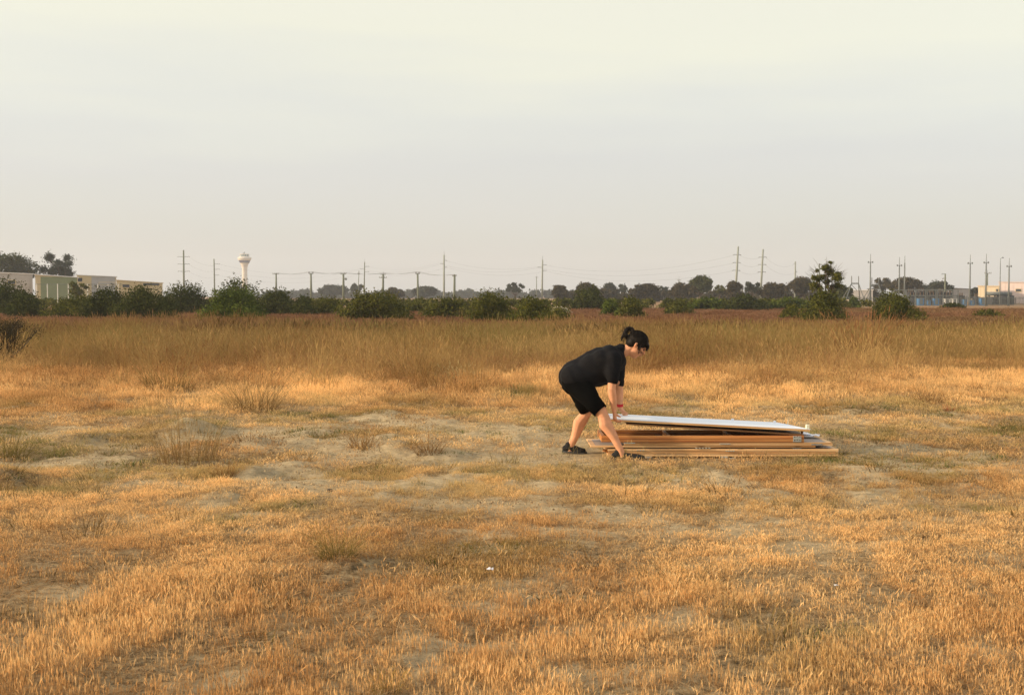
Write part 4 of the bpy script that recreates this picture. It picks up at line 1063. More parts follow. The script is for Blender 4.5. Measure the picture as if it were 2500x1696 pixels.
wire('wires from the pole beside the control tower to the staggered pole', pairs('P2', 'P7'), 3.0)
wire('low wires joining the short pole and the T-topped pole', pairs('P3', 'P4'), .4)
wire('low wires joining the T-topped pole and the transformer pole', pairs('P4', 'P5'), .3)
wire('low wires from the transformer pole to the twin-crossarm pole', pairs('P5', 'P8'), .3)
wire('low wires from the twin-crossarm pole to the second T-topped pole', pairs('P8', 'P9'), .3)
wire('low wires from the second T-topped pole to the stout short pole', pairs('P9', 'P11'), .4)
wire('wires from the right leaning pole toward the armless pole', pairs('P16', 'P17', (1, 3), (0, 1)), 1.2)
wire('wires between the two leaning poles', pairs('P15', 'P16', (1, 3, 5), (0, 2, 4)), .5)

# masts of the switchyard
def mast(label, px, ytop, ybase, lamp=None, hooks=None, Y=190, r0=.11):
    x = xat(px, Y); h = zat(ytop, Y); s = Y / F_PX
    t = thing('lamp_mast', label, 'mast', (x, Y, 0), 0, 'slim masts of the switchyard')
    hk = zat(hooks, Y) if hooks else h * .85
    MB().tube([(0, 0, -.2), (0, 0, hk * .5), (0, 0, hk)], [r0 * 1.5, r0, r0 * .75], 6).build('mast', M['galv'], t, smooth=True)
    MB().tube([(0, 0, hk), (.02, 0, h)], [.05, .03], 5).build('spike', M['galv'], t)
    if hooks:
        MB().box((0, 0, hk), (10.5 * s, .08, .07)).build('crossarm', M['galv'], t)
        for sg in (-1, 1): MB().box((sg * 5.1 * s, 0, hk + .02), (.14, .16, 4.2 * s)).build('floodlight', M['galv'], t)
    if lamp:
        MB().tube([(0, 0, h), (4.5 * s, 0, h + .15)], .04, 5).build('lamp_arm', M['galv'], t); MB().box((6 * s, 0, h + .18), (2.6 * s, .2, .14)).build('floodlight', M['sub_dark'], t)
mast('mast with two floodlights between the steel portals', 2123.5, 620, 740, hooks=640.5)
mast('mast with two floodlights at the left end of the switchyard beams', 2194, 628, 735, hooks=648.5)
mast('plain spiked mast just right of the left switchyard mast', 2207, 624, 735)
mast('mast with two floodlights behind the grey hall end', 2366.5, 622, 735, hooks=643)
mast('mast with two floodlights before the pale cream building', 2405.5, 620, 748, hooks=641.5, Y=175)
mast('thin mast with one lamp to its right above the cream building', 2440, 632, 715, lamp=True, r0=.07)
mast('mast with two floodlights before the pink warehouse', 2461.5, 630, 745, hooks=650.5, Y=180)

def portal(label, px0, px1, ytop, ybeam, Y):
    x0, x1 = xat(px0, Y), xat(px1, Y); s = Y / F_PX; w = x1 - x0
    t = thing('steel_portal', label, 'steel portal', (x0, Y, 0), 0, 'steel portals of the switchyard')
    zt, zb = zat(ytop, Y), zat(ybeam, Y)
    for xx in (0, w):
        for dy in (-1.6, 1.6):
            MB().tube([(xx - (1.5 if xx == 0 else -.7), dy, 0), (xx, 0, zb)], .07, 4).build('leg', M['galv'], t)
        MB().tube([(xx, 0, zb - .1), (xx, 0, zt)], .06, 5).build('post', M['galv'], t)
    MB().box((w / 2, 0, zb), (w, .22, .16)).build('beam', M['galv'], t)
    MB().tube([(0, 0, zb - .15), (0, 0, zb - .15), (w * .8, 0, zb - 1.0)], .04, 4).build('brace', M['galv'], t)
portal('left steel portal frame on splayed legs by the twiggy tree', 2078, 2095, 674, 692, 170)
portal('right steel portal frame on splayed legs near the left mast', 2127.5, 2144, 678, 695, 190)

# switchyard
Y = 195
t = thing('switchyard_frame', 'long low steel frame of beams and posts in the switchyard', 'steel frame', (xat(2205, Y), Y, 0)); X0 = t.location.x
for py, a, b in ((707.5, 2208, 2325), (721.5, 2208, 2338)):
    for dy in (0, 5): MB().box(((xat(a, Y) + xat(b, Y)) / 2 - X0, dy, zat(py, Y)), (xat(b, Y) - xat(a, Y), .2, .16)).build('beam', M['galv'], t)
for px in (2212, 2235, 2259, 2263, 2284, 2288, 2302, 2325, 2338):
    for dy in (0, 5): MB().box((xat(px, Y) - X0, dy, zat(708, Y) / 2), (.13, .13, zat(709, Y))).build('post', M['galv'], t)
mb = MB()
for px in range(2214, 2325, 8):
    q = Vector((xat(px, Y) - X0, 0, zat(721, Y))); mb.tube([q, q + Vector((0, 0, .55))], [.09, .05], 5)
tag(mb.build('insulators', M['insul'], t), kind='stuff')
rg = random.Random(4)
for i, (px, w_, top, lab) in enumerate(((2222, 14, 712, 'dark switchgear cubicle at the left of the steel frame'), (2248, 18, 711, 'dark switchgear cubicle second from the left in the steel frame'),
                          (2272, 14, 713, 'dark switchgear cubicle in the middle of the steel frame'), (2296, 15, 712, 'dark switchgear cubicle right of the middle of the steel frame'), (2345, 12, 722, 'dark cubicle at the right end of the steel frame'), (2316, 12, 714, 'dark cubicle beside the pole with stepped arms'), (2382, 10, 724, 'dark cubicle left of the pale cream building'))):
    tt = thing('switch_cubicle', lab, 'switchgear', (xat(px, Y + 2.5), Y + 2.5, 0)); s = Y / F_PX; h = zat(top, Y)
    MB().box((0, 0, h / 2), (w_ * s, 1.6, h), None).build('cabinet', M['sub_dark'], tt, bevel=.04)
    for k in (-1, 0, 1): MB().tube([(k * w_ * s * .3, 0, h), (k * w_ * s * .3, 0, h + .5)], [.10, .05], 6).build('bushing', M['insul'], tt)
for i, (px, w_, top, mt, lab) in enumerate(((2266, 9, 733, 'sub_blue', 'blue equipment box right of the wide olive shrub'), (2246, 14, 728, 'sub_blue', 'blue equipment box half behind the wide olive shrub'), (2284, 14, 728, 'sub_blue', 'bright blue equipment box below the middle cubicle'),
      (2310, 14, 729, 'sub_white', 'white equipment box below the dark cubicles'), (2328, 12, 728, 'sub_white', 'white cabinet near the right end of the steel frame'), (2353, 7, 731, 'sub_blue', 'small blue box left of the pale cream building'), (2372, 8, 733, 'sub_blue', 'pale blue box beside the tall mast'), (2397, 12, 727, 'sub_blue', 'blue box in front of the cream building'))):
    Yq = 186; tt = thing('equipment_box', lab, 'equipment box', (xat(px, Yq), Yq, 0)); s = Yq / F_PX; h = zat(top, Yq)
    MB().box((0, 0, h / 2), (w_ * s, .8, h)).build('cabinet', M[mt], tt, bevel=.03); MB().box((0, -.42, h * .55), (w_ * s * .42, .03, h * .7)).build('door', M['galv'], tt); MB().box((0, 0, h + .03), (w_ * s + .1, .9, .06)).build('lid', M['galv'], tt)
Yq = 178
t = thing('palisade_fence', 'grey palisade fence in front of the switchyard', 'fence', (xat(2060, Yq), Yq, 0)); X0 = t.location.x
L_ = xat(2560, Yq) - X0; mb = MB(); h = 1.35
xx = 0
while xx < L_: mb.box((xx, 0, h / 2), (.055, .03, h)); xx += .20
tag(mb.build('pales', M['galv'], t), kind='stuff')
for z in (.25, 1.1): MB().box((L_ / 2, .05, z), (L_, .05, .06)).build('rail', M['galv'], t)
for i in range(11): MB().box((i * L_ / 10, .08, .72), (.1, .1, 1.44)).build('post', M['galv'], t)
# transformer with conservator
Yq = 200; s = Yq / F_PX
t = thing('transformer', 'big dark transformer with a long cylinder on top before the pale buildings', 'transformer', (xat(2437, Yq), Yq, 0))
zb = zat(724, Yq)
MB().box((4 * s, 0, zb / 2), (56 * s, 2.2, zb)).build('tank', M['sub_dark'], t, bevel=.06)
MB().box((14 * s, -.4, (zb + .1) / 2), (30 * s, 2.4, zb + .3)).build('radiator', M['sub_dark'], t, bevel=.06)
MB().tube([(-31 * s, 0, zat(717, Yq)), (31 * s, 0, zat(717.5, Yq))], .32, 12).build('conservator', M['galv'], t, smooth=True)
for u in (-22, -8, 6, 20): MB().tube([(u * s, 0, zb), ((u - 3) * s, 0, zat(719, Yq))], .16, 6).build('bushing', M['insul'], t)
mb = MB()
for i in range(16): mb.box((-24 * s + i * 3.6 * s, -1.75, zb * .5), (.06, .3, zb * .8))
tag(mb.build('cooling_fins', M['sub_dark'], t), kind='stuff')

# ================================================================== timber stack
YF = 11.08
def zp(py, Y=YF): return at(1700, py, Y).z
def xp(px, Y=YF): return at(px, 1080, Y).x
def slab(name, x0, x1, y0, y1, z0, z1, mat, parent, bevel=.0015, rot=None):
    cx, cy, cz = (x0 + x1) / 2, (y0 + y1) / 2, (z0 + z1) / 2
    o = MB().box((0, 0, 0), (x1 - x0, y1 - y0, z1 - z0)).build(name, M[mat], parent, bevel=bevel)
    o.location = (cx, cy, cz)
    if rot: o.rotation_euler = rot
    return o
def panel_thing(name, label, cat, px0, px1, pyt, pyb, dy0, dep, nboards, top='greyed_ply', rz=0, mat='wood_light', gap=.0035):
    x0, x1 = xp(px0, YF + dy0), xp(px1, YF + dy0); z0, z1 = zp(pyb, YF + dy0), zp(pyt, YF + dy0)
    t = thing(name, label, cat, ((x0 + x1) / 2, YF + dy0, z0), R(rz)); hw = (x1 - x0) / 2; hh = (z1 - z0) / nboards
    for i in range(nboards):
        za, zb_ = i * hh, (i + 1) * hh - gap
        ins = .0 if i % 2 == 0 else .004
        mat_ = mat if (mat != 'wood_light' or i % 2 == 0) else 'wood_mid'
        slab('board', -hw + ins, hw - ins, ins, .045, za, zb_, mat_, t)
        slab('board', -hw + ins, hw - ins, dep - .045, dep - ins, za, zb_, mat, t)
        for u in (-1, 1):
            slab('end_board', u * (hw - .0225) - .0225 + (.001 if u < 0 else -.001), u * (hw - .0225) + .0225 + (.001 if u < 0 else -.001), .047, dep - .047, za + .001, zb_ - .001, mat, t)
        slab('plywood_sheet', -hw + .046, hw - .046, .047, dep - .047, zb_ - .008, zb_ - .002, top, t)
    return t
# lowest frame on the ground
t0 = panel_thing('timber_frame', 'lowest dark brown timber frame lying on the grass under the stack', 'timber frame', 1590, 2036, 1114.5, 1121, .03, .52, 1, mat='wood_brown')
tC = panel_thing('timber_frame', 'thick three-board timber frame at the base of the stack with the longest right end', 'timber frame', 1484, 2047, 1094.8, 1114, 0, .62, 3, rz=-.5)
tB = panel_thing('timber_frame', 'thin timber frame whose left end sticks out behind the legs', 'timber frame', 1442, 1992, 1086.6, 1092.2, .01, .56, 1, rz=.6)
# spacers between C and B
for px in (1480, 1640, 1830, 1975):
    x_ = xp(px) - tB.location.x; slab('spacer', x_ - .03, x_ + .03, .06, .5, -(tB.location.z - zp(1094.8)) + .001, -.001, 'wood_brown', tB)
tA = panel_thing('timber_frame', 'double timber frame with a greyed plywood top near the top of the stack', 'timber frame', 1524, 2033, 1079.3, 1086.4, -.004, .60, 2, rz=-.3)
# top open frame: two hinged leaves
def open_frame(label, px0, px1, pyt, pyb, dep):
    x0, x1 = xp(px0), xp(px1); z0, z1 = zp(pyb), zp(pyt)
    t = thing('folding_frame', label, 'folding frame', ((x0 + x1) / 2, YF - .002, z0)); hw = (x1 - x0) / 2; h2 = (z1 - z0) / 2
    for i in range(2):
        za, zb_ = i * h2 + .001 * i, (i + 1) * h2 - .0015
        slab('rail', -hw, hw, i * .002, .03, za, zb_, 'wood_red', t)
        slab('rail', -hw, hw, dep - .03, dep, za, zb_, 'wood_red', t)
        for u in (-1, -.33, .30, 1):
            slab('crossbar', u * (hw - .018) - .015, u * (hw - .018) + .015, .032, dep - .032, za + .001, zb_ - .002, 'wood_red', t)
    slab('shadow_sheet', -hw * .42, hw - .04, .05, dep - .05, .012, .018, 'frame_shade', t, 0)  # added dark sheet, paints the shadow in the frame's interior
    # hinge plate
    hx = xp(1946) - t.location.x
    hg = None
    for i in range(2):
        hp = slab('hinge', hx - .037, hx + .037, -.005, -.001, i * h2 + .003, (i + 1) * h2 - .003, 'steel', t, .0008)
        for k in (-1, 0, 1):
            q = MB().tube([(k * .024, -.0035, .004 if k else .008), (k * .024, -.0028, .004 if k else .008)], .0042, 10).build('screw_hole', M['hole'], hp)
    MB().tube([(hx - .037, -.006, h2), (hx + .037, -.006, h2)], .004, 8).build('hinge_pin', M['steel'], t)
    return t
tF = open_frame('open reddish timber frame with a steel hinge on top of the stack', 1468, 1963, 1063, 1079, .50)
# steel staples and brackets
def hinge_row(parent, px0, px1, py, n, dy=-.006):
    for i in range(n):
        px = px0 + (px1 - px0) * i / max(1, n - 1)
        l = Vector((xp(px), YF + dy, zp(py))) - parent.location
        slab('hinge_knuckle', l.x - .007, l.x + .007, l.y - .004, l.y + .006, l.z - .004, l.z + .004, 'steel', parent, .001)
hinge_row(tB, 1700, 1732, 1093.3, 5); hinge_row(tB, 1938, 1955, 1095.5, 4); hinge_row(tC, 1557, 1571, 1099, 3); hinge_row(tC, 1773, 1791, 1100.5, 4)
for px, py, w_ in ((1537, 1081.3, .05), (1770, 1083, .05), (1994, 1084.5, .05)):
    l = Vector((xp(px), YF - .004, zp(py))) - tA.location; slab('hinge_strap', l.x - w_, l.x + w_, l.y - .004, l.y + .003, l.z - .004, l.z + .004, 'steel', tA, .001)
for i, (px, py, lab) in enumerate(((1583, 1115, None), (1606, 1119.5, None), (1768, 1114.5, None), (1788, 1118, None), (1982, 1119, None))):
    l = Vector((xp(px), YF - .012, zp(py))) - t0.location; slab('bracket', l.x - .03, l.x + .03, l.y - .01, l.y + .03, l.z - .012, l.z + .004, 'steel', t0, .002)
# loose angled plank end at the left under the frames
t = thing('plank', 'short loose plank sticking out low behind the front ankle', 'plank', (xp(1492), YF + .1, .03)); slab('plank_body', -.07, .12, -.03, .03, -.012, .012, 'wood_red', t, rot=(0, R(22), R(20)))
# papers
def paper(label, px, Y0, z, w, d, rz, seed, curl=.01):
    g = np.random.default_rng(seed); n = 12
    U, V_ = np.meshgrid(np.linspace(-.5, .5, n), np.linspace(-.5, .5, n))
    Z_ = curl * (fbm(U * 4 + seed, V_ * 4, seed, 3)) * 2.2 + .002
    gi = np.arange(n * n).reshape(n, n); Fp = np.stack([gi[:-1, :-1], gi[:-1, 1:], gi[1:, 1:], gi[1:, :-1]], -1).reshape(-1, 4)
    o = obj('paper_sheet', make_mesh('paper_sheet', np.stack([U * w, V_ * d, Z_], -1).reshape(-1, 3), [Fp], smooth=True), M['paper'])
    so_ = o.modifiers.new('thick', 'SOLIDIFY'); so_.thickness = .001
    o.location = (xp(px), Y0, z); o.rotation_euler = (0, 0, R(rz)); tag(o, label, 'paper')
zA = zp(1079.3, YF)
paper('crumpled white sheet lying against the hinged end of the top frame', 1982, YF + .42, zA + .004, .16, .22, 12, 3, .022)
paper('white sheet lying near the right end of the greyed plywood', 2006, YF + .38, zA + .004, .15, .16, -18, 5, .014)
paper('small white sheet on the right end of the bottom thick frame', 2018, YF + .05, zp(1094.8) + .001, .10, .07, 8, 8, .006)
# held white board ------------------------------------------------
Pl = at(1484, 1021.5, 11.10); Pr = at(1979, 1047, 11.10)
ang_b = math.atan2(Pr.z - Pl.z, Pr.x - Pl.x); Lb = (Pr - Pl).length; Wb = .50
tP = thing('white_board', 'long white-topped board being lifted off the stack by the person', 'board', tuple(Pl))
tP.rotation_euler = (0, -ang_b, 0)
th = .005
prof = [(0, 0), (Lb, 0), (Lb - .06, .14), (Lb - .13, Wb - .16), (Lb - .20, Wb), (0, Wb)]
MB().prism([(a, b, -th) for a, b in prof], [(a, b, 0) for a, b in prof]).build('white_sheet', M['white_paint'], tP)
slab('edge_rail', .001, Lb - .003, .001, .035, -th - .0175, -th - .001, 'wood_light', tP)
slab('edge_rail', .001, Lb - .21, Wb - .036, Wb - .001, -th - .0175, -th - .001, 'wood_light', tP)
for xx in (.02, Lb * .5, Lb - .17): slab('cross_rail', xx, xx + .04, .037, Wb - .04, -th - .017, -th - .001, 'wood_brown', tP)
slab('end_block', Lb - .036, Lb - .008, .01, .05, .001, .036, 'cream', tP, .003)
slab('peg', Lb - .135, Lb - .128, .33, .34, .001, .045, 'cream', tP, .001)
slab('peg', Lb - .235, Lb - .215, Wb - .03, Wb - .012, .001, .014, 'white_paint', tP, .001)
slab('peg', Lb * .655, Lb * .655 + .025, Wb - .03, Wb - .012, .001, .014, 'white_paint', tP, .001)
# lower leaf, folded beneath
Ql = at(1530, 1033.5, 11.10); Qr = at(1963, 1060, 11.10)
a3 = math.atan2(Qr.z - Ql.z, Qr.x - Ql.x); L3 = (Qr - Ql).length
tL = thing('thin_board', 'thin brown board angled between the white board and the open frame', 'board', tuple(Ql)); tL.rotation_euler = (0, -a3, 0)
slab('edge_rail', 0, L3, .004, .03, -.012, 0, 'wood_brown', tL); slab('edge_rail', 0, L3, .44, .47, -.012, 0, 'wood_brown', tL)
slab('plywood_sheet', 0, L3, .0305, .4395, -.008, -.002, 'wood_brown', tL)
slab('end_block', L3 - .02, L3, .031, .05, .001, .03, 'wood_brown', tL)

# litter
def litter(label, px, py, w, d, seed):
    Y0 = gY(py); X_ = (px - CX) * Y0 / F_PX
    g = np.random.default_rng(seed); n = 8
    U, V_ = np.meshgrid(np.linspace(-.5, .5, n), np.linspace(-.5, .5, n)); Z_ = .02 * fbm(U * 5 + seed, V_ * 5, seed, 3) + .012
    gi = np.arange(n * n).reshape(n, n); Fp = np.stack([gi[:-1, :-1], gi[:-1, 1:], gi[1:, 1:], gi[1:, :-1]], -1).reshape(-1, 4)
    o = obj('plastic_scrap', make_mesh('plastic_scrap', np.stack([U * w, V_ * d, Z_], -1).reshape(-1, 3), [Fp], smooth=True), M['paper'])
    s_ = o.modifiers.new('thick', 'SOLIDIFY'); s_.thickness = .001
    o.location = (X_, Y0, H(X_, Y0) + .02); tag(o, label, 'litter')
litter('small white plastic scrap in the foreground grass', 1196, 1411, .035, .035, 1)
litter('tiny white scrap of paper right of the foreground centre', 2049, 1448, .018, .018, 2)
def stone(label, px, py, r, seed):
    Y0 = gY(py); X_ = (px - CX) * Y0 / F_PX; bm = bmesh.new(); bmesh.ops.create_icosphere(bm, subdivisions=2, radius=r)
    g = random.Random(seed)
    for v in bm.verts: v.co *= g.uniform(.8, 1.15); v.co.z *= .6
    me = bpy.data.meshes.new('stone'); bm.to_mesh(me); bm.free(); o = obj('stone', me, M['bark']); o.location = (X_, Y0, H(X_, Y0) + r * .25); tag(o, label, 'stone')
stone('dark lump half hidden in the foreground grass', 1860, 1455, .028, 4)
stone('small dark stone on the sandy strip left of the person', 802, 1209, .024, 5)

# ================================================================== person
def remeshed(name, segs, ells, mat, parent, voxel=.006, smooth=4, disp=0, seed=0):
    bm = bmesh.new()
    def ring_tube(p0, r0, p1, r1):
        p0 = Vector(p0); p1 = Vector(p1); L = (p1 - p0).length; n = max(2, int(L / (min(r0, r1) * .35)) + 1)
        for i in range(n + 1):
            t_ = i / n; c = p0.lerp(p1, t_); rr_ = r0 + (r1 - r0) * t_
            bmesh.ops.create_icosphere(bm, subdivisions=2, radius=rr_, matrix=Matrix.Translation(c))
    for s_ in segs: ring_tube(*s_)
    for (c, rr_, eu) in ells:
        mt = Matrix.Translation(Vector(c)) @ Euler([R(a) for a in eu]).to_matrix().to_4x4() @ Matrix.Diagonal((*rr_, 1))
        bmesh.ops.create_icosphere(bm, subdivisions=3, radius=1, matrix=mt)
    me = bpy.data.meshes.new(name + '_raw'); bm.to_mesh(me); bm.free()
    tmp = bpy.data.objects.new('tmp', me); COL.objects.link(tmp)
    md = tmp.modifiers.new('r', 'REMESH'); md.mode = 'VOXEL'; md.voxel_size = voxel; md.use_smooth_shade = True
    if smooth:
        sm = tmp.modifiers.new('s', 'SMOOTH'); sm.factor = .6; sm.iterations = smooth
    dg = bpy.context.evaluated_depsgraph_get()
    out = bpy.data.meshes.new_from_object(tmp.evaluated_get(dg)); out.name = name
    bpy.data.objects.remove(tmp)
    if disp:
        n = len(out.vertices); co = np.empty(n * 3, np.float32); out.vertices.foreach_get('co', co); co = co.reshape(-1, 3)
        no = np.empty(n * 3, np.float32); out.vertices.foreach_get('normal', no); no = no.reshape(-1, 3)
        d_ = (fbm(co[:, 0] * 9 + co[:, 1] * 5, co[:, 2] * 6 - co[:, 1] * 4 + co[:, 0] * 5, seed, 3) - .5) * 2 * disp
        co = co + no * d_[:, None]; out.vertices.foreach_set('co', co.ravel().astype(np.float32))
    out.polygons.foreach_set('use_smooth', np.ones(len(out.polygons), dtype=bool)); out.update()
    for v in (): pass
    return obj(name, out, M[mat], parent)
person = thing('person', 'person in black T-shirt and shorts bending to lift the white board', 'person', (0, 0, 0))
body_org = Vector((xp(1450), 11.22, 0)); person.location = body_org
def J(px, py, Y): return at(px, py, Y) - body_org
# joints
nk = J(1524, 858, 11.25); sh_n = J(1499, 876, 11.06); sh_f = J(1506, 880, 11.43)
el_n = J(1493, 949, 11.02); wr_n = J(1500, 1001, 11.05); el_f = J(1512, 950, 11.47); wr_f = J(1514, 994, 11.50)
hp_n = J(1398, 929, 11.13); hp_f = J(1398, 927, 11.33); kn_n = J(1467, 1004, 11.02); kn_f = J(1433, 1002, 11.41)
an_n = J(1514, 1097, 10.98); an_f = J(1391, 1093, 11.42)
hd = J(1554, 843, 11.24)
segs = []
def S(a, ra, b, rb): segs.append((a, ra, b, rb))
# legs
calf_n = kn_n.lerp(an_n, .33) + Vector((-.022, 0, -.004)); calf_f = kn_f.lerp(an_f, .33) + Vector((-.024, 0, 0))
for kn, an, ca, hp in ((kn_n, an_n, calf_n, hp_n), (kn_f, an_f, calf_f, hp_f)):
    S(hp, .088, kn, .056); S(kn, .055, kn.lerp(an, .45), .044); S(kn.lerp(an, .12), .05, ca, .054); S(ca, .054, kn.lerp(an, .68), .040); S(kn.lerp(an, .5), .043, an, .031)
# torso
S(J(1402, 925, 11.23), .115, J(1430, 900, 11.23), .105); S(J(1430, 900, 11.23), .105, J(1478, 880, 11.24), .115)
S(sh_n, .05, sh_f, .05); S(nk, .05, J(1538, 850, 11.24), .046)
# arms
for sh_, el, wr in ((sh_n, el_n, wr_n), (sh_f, el_f, wr_f)):
    S(sh_, .05, el, .038); S(el, .037, el.lerp(wr, .3), .037); S(el.lerp(wr, .3), .037, wr, .025)
# near hand: curled around the near-left corner of the board; fingers under, thumb on top
def hand(wr, palm_dir, across, curl_dir, flen=.075, thumb_dir=None):
    palm_dir = palm_dir.normalized(); across = across.normalized(); curl_dir = curl_dir.normalized()
    for k in range(4):
        o_ = (k - 1.5) * .0185
        b0 = wr + across * o_ * .55 + palm_dir * .01; b1 = wr + across * o_ + palm_dir * .078
        S(b0, .0155, b1, .0125)
        L1 = flen * (.95, 1.08, 1.0, .8)[k]
        f1 = b1 + (palm_dir * .75 + curl_dir * .65).normalized() * L1 * .42
        f2 = f1 + (palm_dir * .1 + curl_dir).normalized() * L1 * .33
        f3 = f2 + (curl_dir * .85 - palm_dir * .5).normalized() * L1 * .27
        S(b1, .0105, f1, .0092); S(f1, .0092, f2, .0082); S(f2, .0082, f3, .0072)
    td = thumb_dir.normalized(); t0_ = wr + palm_dir * .02 - across * .024 * (1 if True else -1)
    t1_ = t0_ + (td * .8 + palm_dir * .5).normalized() * .042; t2_ = t1_ + (td + palm_dir * .25).normalized() * .030
    S(t0_, .0145, t1_, .011); S(t1_, .011, t2_, .0085)
hand(wr_n, Vector((.06, .03, -1)), Vector((.15, -.95, .1)), Vector((1, .15, -.05)), .072, Vector((.95, .1, -.25)))
hand(wr_f, Vector((.50, .12, -.75)), Vector((.25, .92, .25)), Vector((.75, -.1, -.65)), .072, Vector((.9, -.3, -.2)))
ells = []
# head: face looks down and to the right
TIL = 38
hm = Euler((0, R(TIL), 0)).to_matrix()
def HP(x, y, z): return hd + hm @ Vector((x, y, z))
ells.append((HP(-.008, 0, .030), (.090, .074, .090), (0, TIL, 0)))       # skull
ells.append((HP(.022, 0, -.028), (.062, .058, .088), (0, TIL, 0)))       # face
ells.append((HP(.040, 0, -.088), (.030, .030, .024), (0, TIL, 0)))       # chin
ells.append((HP(.012, 0, -.072), (.050, .048, .026), (0, TIL - 15, 0)))  # jaw
ells.append((HP(.078, 0, .028), (.016, .045, .010), (0, TIL, 0)))        # brow
ells.append((HP(.078, 0, -.046), (.014, .020, .014), (0, TIL, 0)))       # mouth mound
segs.append((HP(.080, 0, .014), .008, HP(.102, 0, -.020), .0115))        # nose
segs.append((HP(.090, -.010, -.022), .008, HP(.090, .010, -.022), .008))
for sy in (-1, 1):
    ells.append((HP(.058, sy * .038, -.018), (.024, .020, .020), (0, TIL, 0)))      # cheek
    segs.append((HP(-.012, sy * .072, .020), .007, HP(-.022, sy * .080, .004), .008)); segs.append((HP(-.022, sy * .080, .004), .008, HP(-.012, sy * .074, -.020), .006))
    segs.append((HP(-.012, sy * .072, .020), .007, HP(.0, sy * .070, .012), .005))
S(nk, .052, HP(-.03, 0, -.045), .047)
# feet inside the shoes
S(an_n, .032, J(1519, 1112, 10.98), .030); S(an_f, .032, J(1392, 1102, 11.42), .030)
body = remeshed('body', segs, ells, 'skin', person, .0052, 2)
# face details
for sy in (-1, 1):
    q = MB(); me = bpy.data.meshes.new('eye'); bm = bmesh.new(); bmesh.ops.create_icosphere(bm, subdivisions=2, radius=.0085, matrix=Matrix.Translation(HP(.074, sy * .028, .008))); bm.to_mesh(me); bm.free(); obj('eye', me, M['eye'], person)
    mb = MB(); mb.tube([HP(.082, sy * .014, .026), HP(.086, sy * .028, .031), HP(.074, sy * .044, .026)], [.003, .004, .002], 6); mb.build('eyebrow', M['hair'], person)
mb = MB(); mb.tube([HP(.086, -.020, -.050), HP(.094, -.006, -.046), HP(.094, .006, -.046), HP(.086, .020, -.050)], [.003, .0055, .0055, .003], 6); mb.build('lips', M['lip'], person, smooth=True)

# shirt
ss = []
ss += [(J(1400, 914, 11.23), .122, J(1425, 898, 11.23), .126), (J(1425, 898, 11.23), .126, J(1458, 884, 11.24), .134), (J(1458, 884, 11.24), .134, J(1490, 878, 11.24), .125),
       (J(1394, 922, 11.23), .118, J(1400, 914, 11.23), .126), (J(1430, 925, 11.23), .10, J(1470, 915, 11.24), .11)]
ss += [(J(1488, 862, 11.12), .075, J(1488, 862, 11.38), .075), (J(1508, 856, 11.25), .062, J(1518, 853, 11.25), .055)]
ss += [(sh_n + Vector((-.01, 0, 0)), .078, J(1495, 912, 11.03), .066), (J(1495, 912, 11.03), .064, J(1496, 925, 11.03), .055)]
ss += [(sh_f + Vector((.0, 0, 0)), .078, J(1511, 915, 11.46), .060), (J(1511, 915, 11.46), .060, J(1511, 932, 11.47), .050)]
ss += [(J(1470, 880, 11.12), .11, J(1488, 885, 11.10), .095), (J(1470, 880, 11.36), .11, J(1488, 885, 11.38), .095), (J(1440, 893, 11.14), .11, J(1478, 900, 11.12), .10), (J(1502, 868, 11.20), .080, J(1504, 872, 11.34), .080)]
ss += [(J(1399, 919, 11.13), .116, J(1399, 919, 11.33), .116), (J(1399, 919, 11.13), .116, J(1440, 917, 11.13), .112), (J(1399, 919, 11.34), .122, J(1440, 917, 11.33), .112)]
ss += [(J(1505, 878, 11.15), .085, J(1512, 885, 11.36), .070), (J(1450, 915, 11.14), .09, J(1478, 905, 11.14), .10), (J(1450, 915, 11.33), .09, J(1478, 905, 11.33), .10)]
remeshed('shirt', ss, [], 'shirt', person, .0085, 30, disp=.016, seed=4)
# open sleeve rims
for el_, c_, rr_ in ((el_n, J(1495.5, 935, 11.03), .047), (el_f, J(1511.5, 941, 11.47), .045)):
    mb = MB(); k = 20; top = c_ + Vector((0, 0, .05))
    P0 = [top + Vector((math.cos(a) * rr_ * 1.10, math.sin(a) * rr_ * 1.12, 0)) for a in [2 * math.pi * i / k for i in range(k)]]
    P1 = [c_ + Vector((math.cos(a) * rr_ * (1.0 + .05 * math.sin(3 * a)), math.sin(a) * rr_, .006 * math.sin(2 * a))) for a in [2 * math.pi * i / k for i in range(k)]]
    P2 = [p + (c_ - p) * .14 for p in P1]
    n0 = len(mb.V)
    for P_ in (P0, P1, P2): mb.V += [tuple(p) for p in P_]
    for a_, b_ in ((0, 1), (1, 2)):
        for i in range(k):
            j = (i + 1) % k; mb.F.append((a_ * k + i, a_ * k + j, b_ * k + j, b_ * k + i))
    mb.build('sleeve', M['shirt'], person, smooth=True)
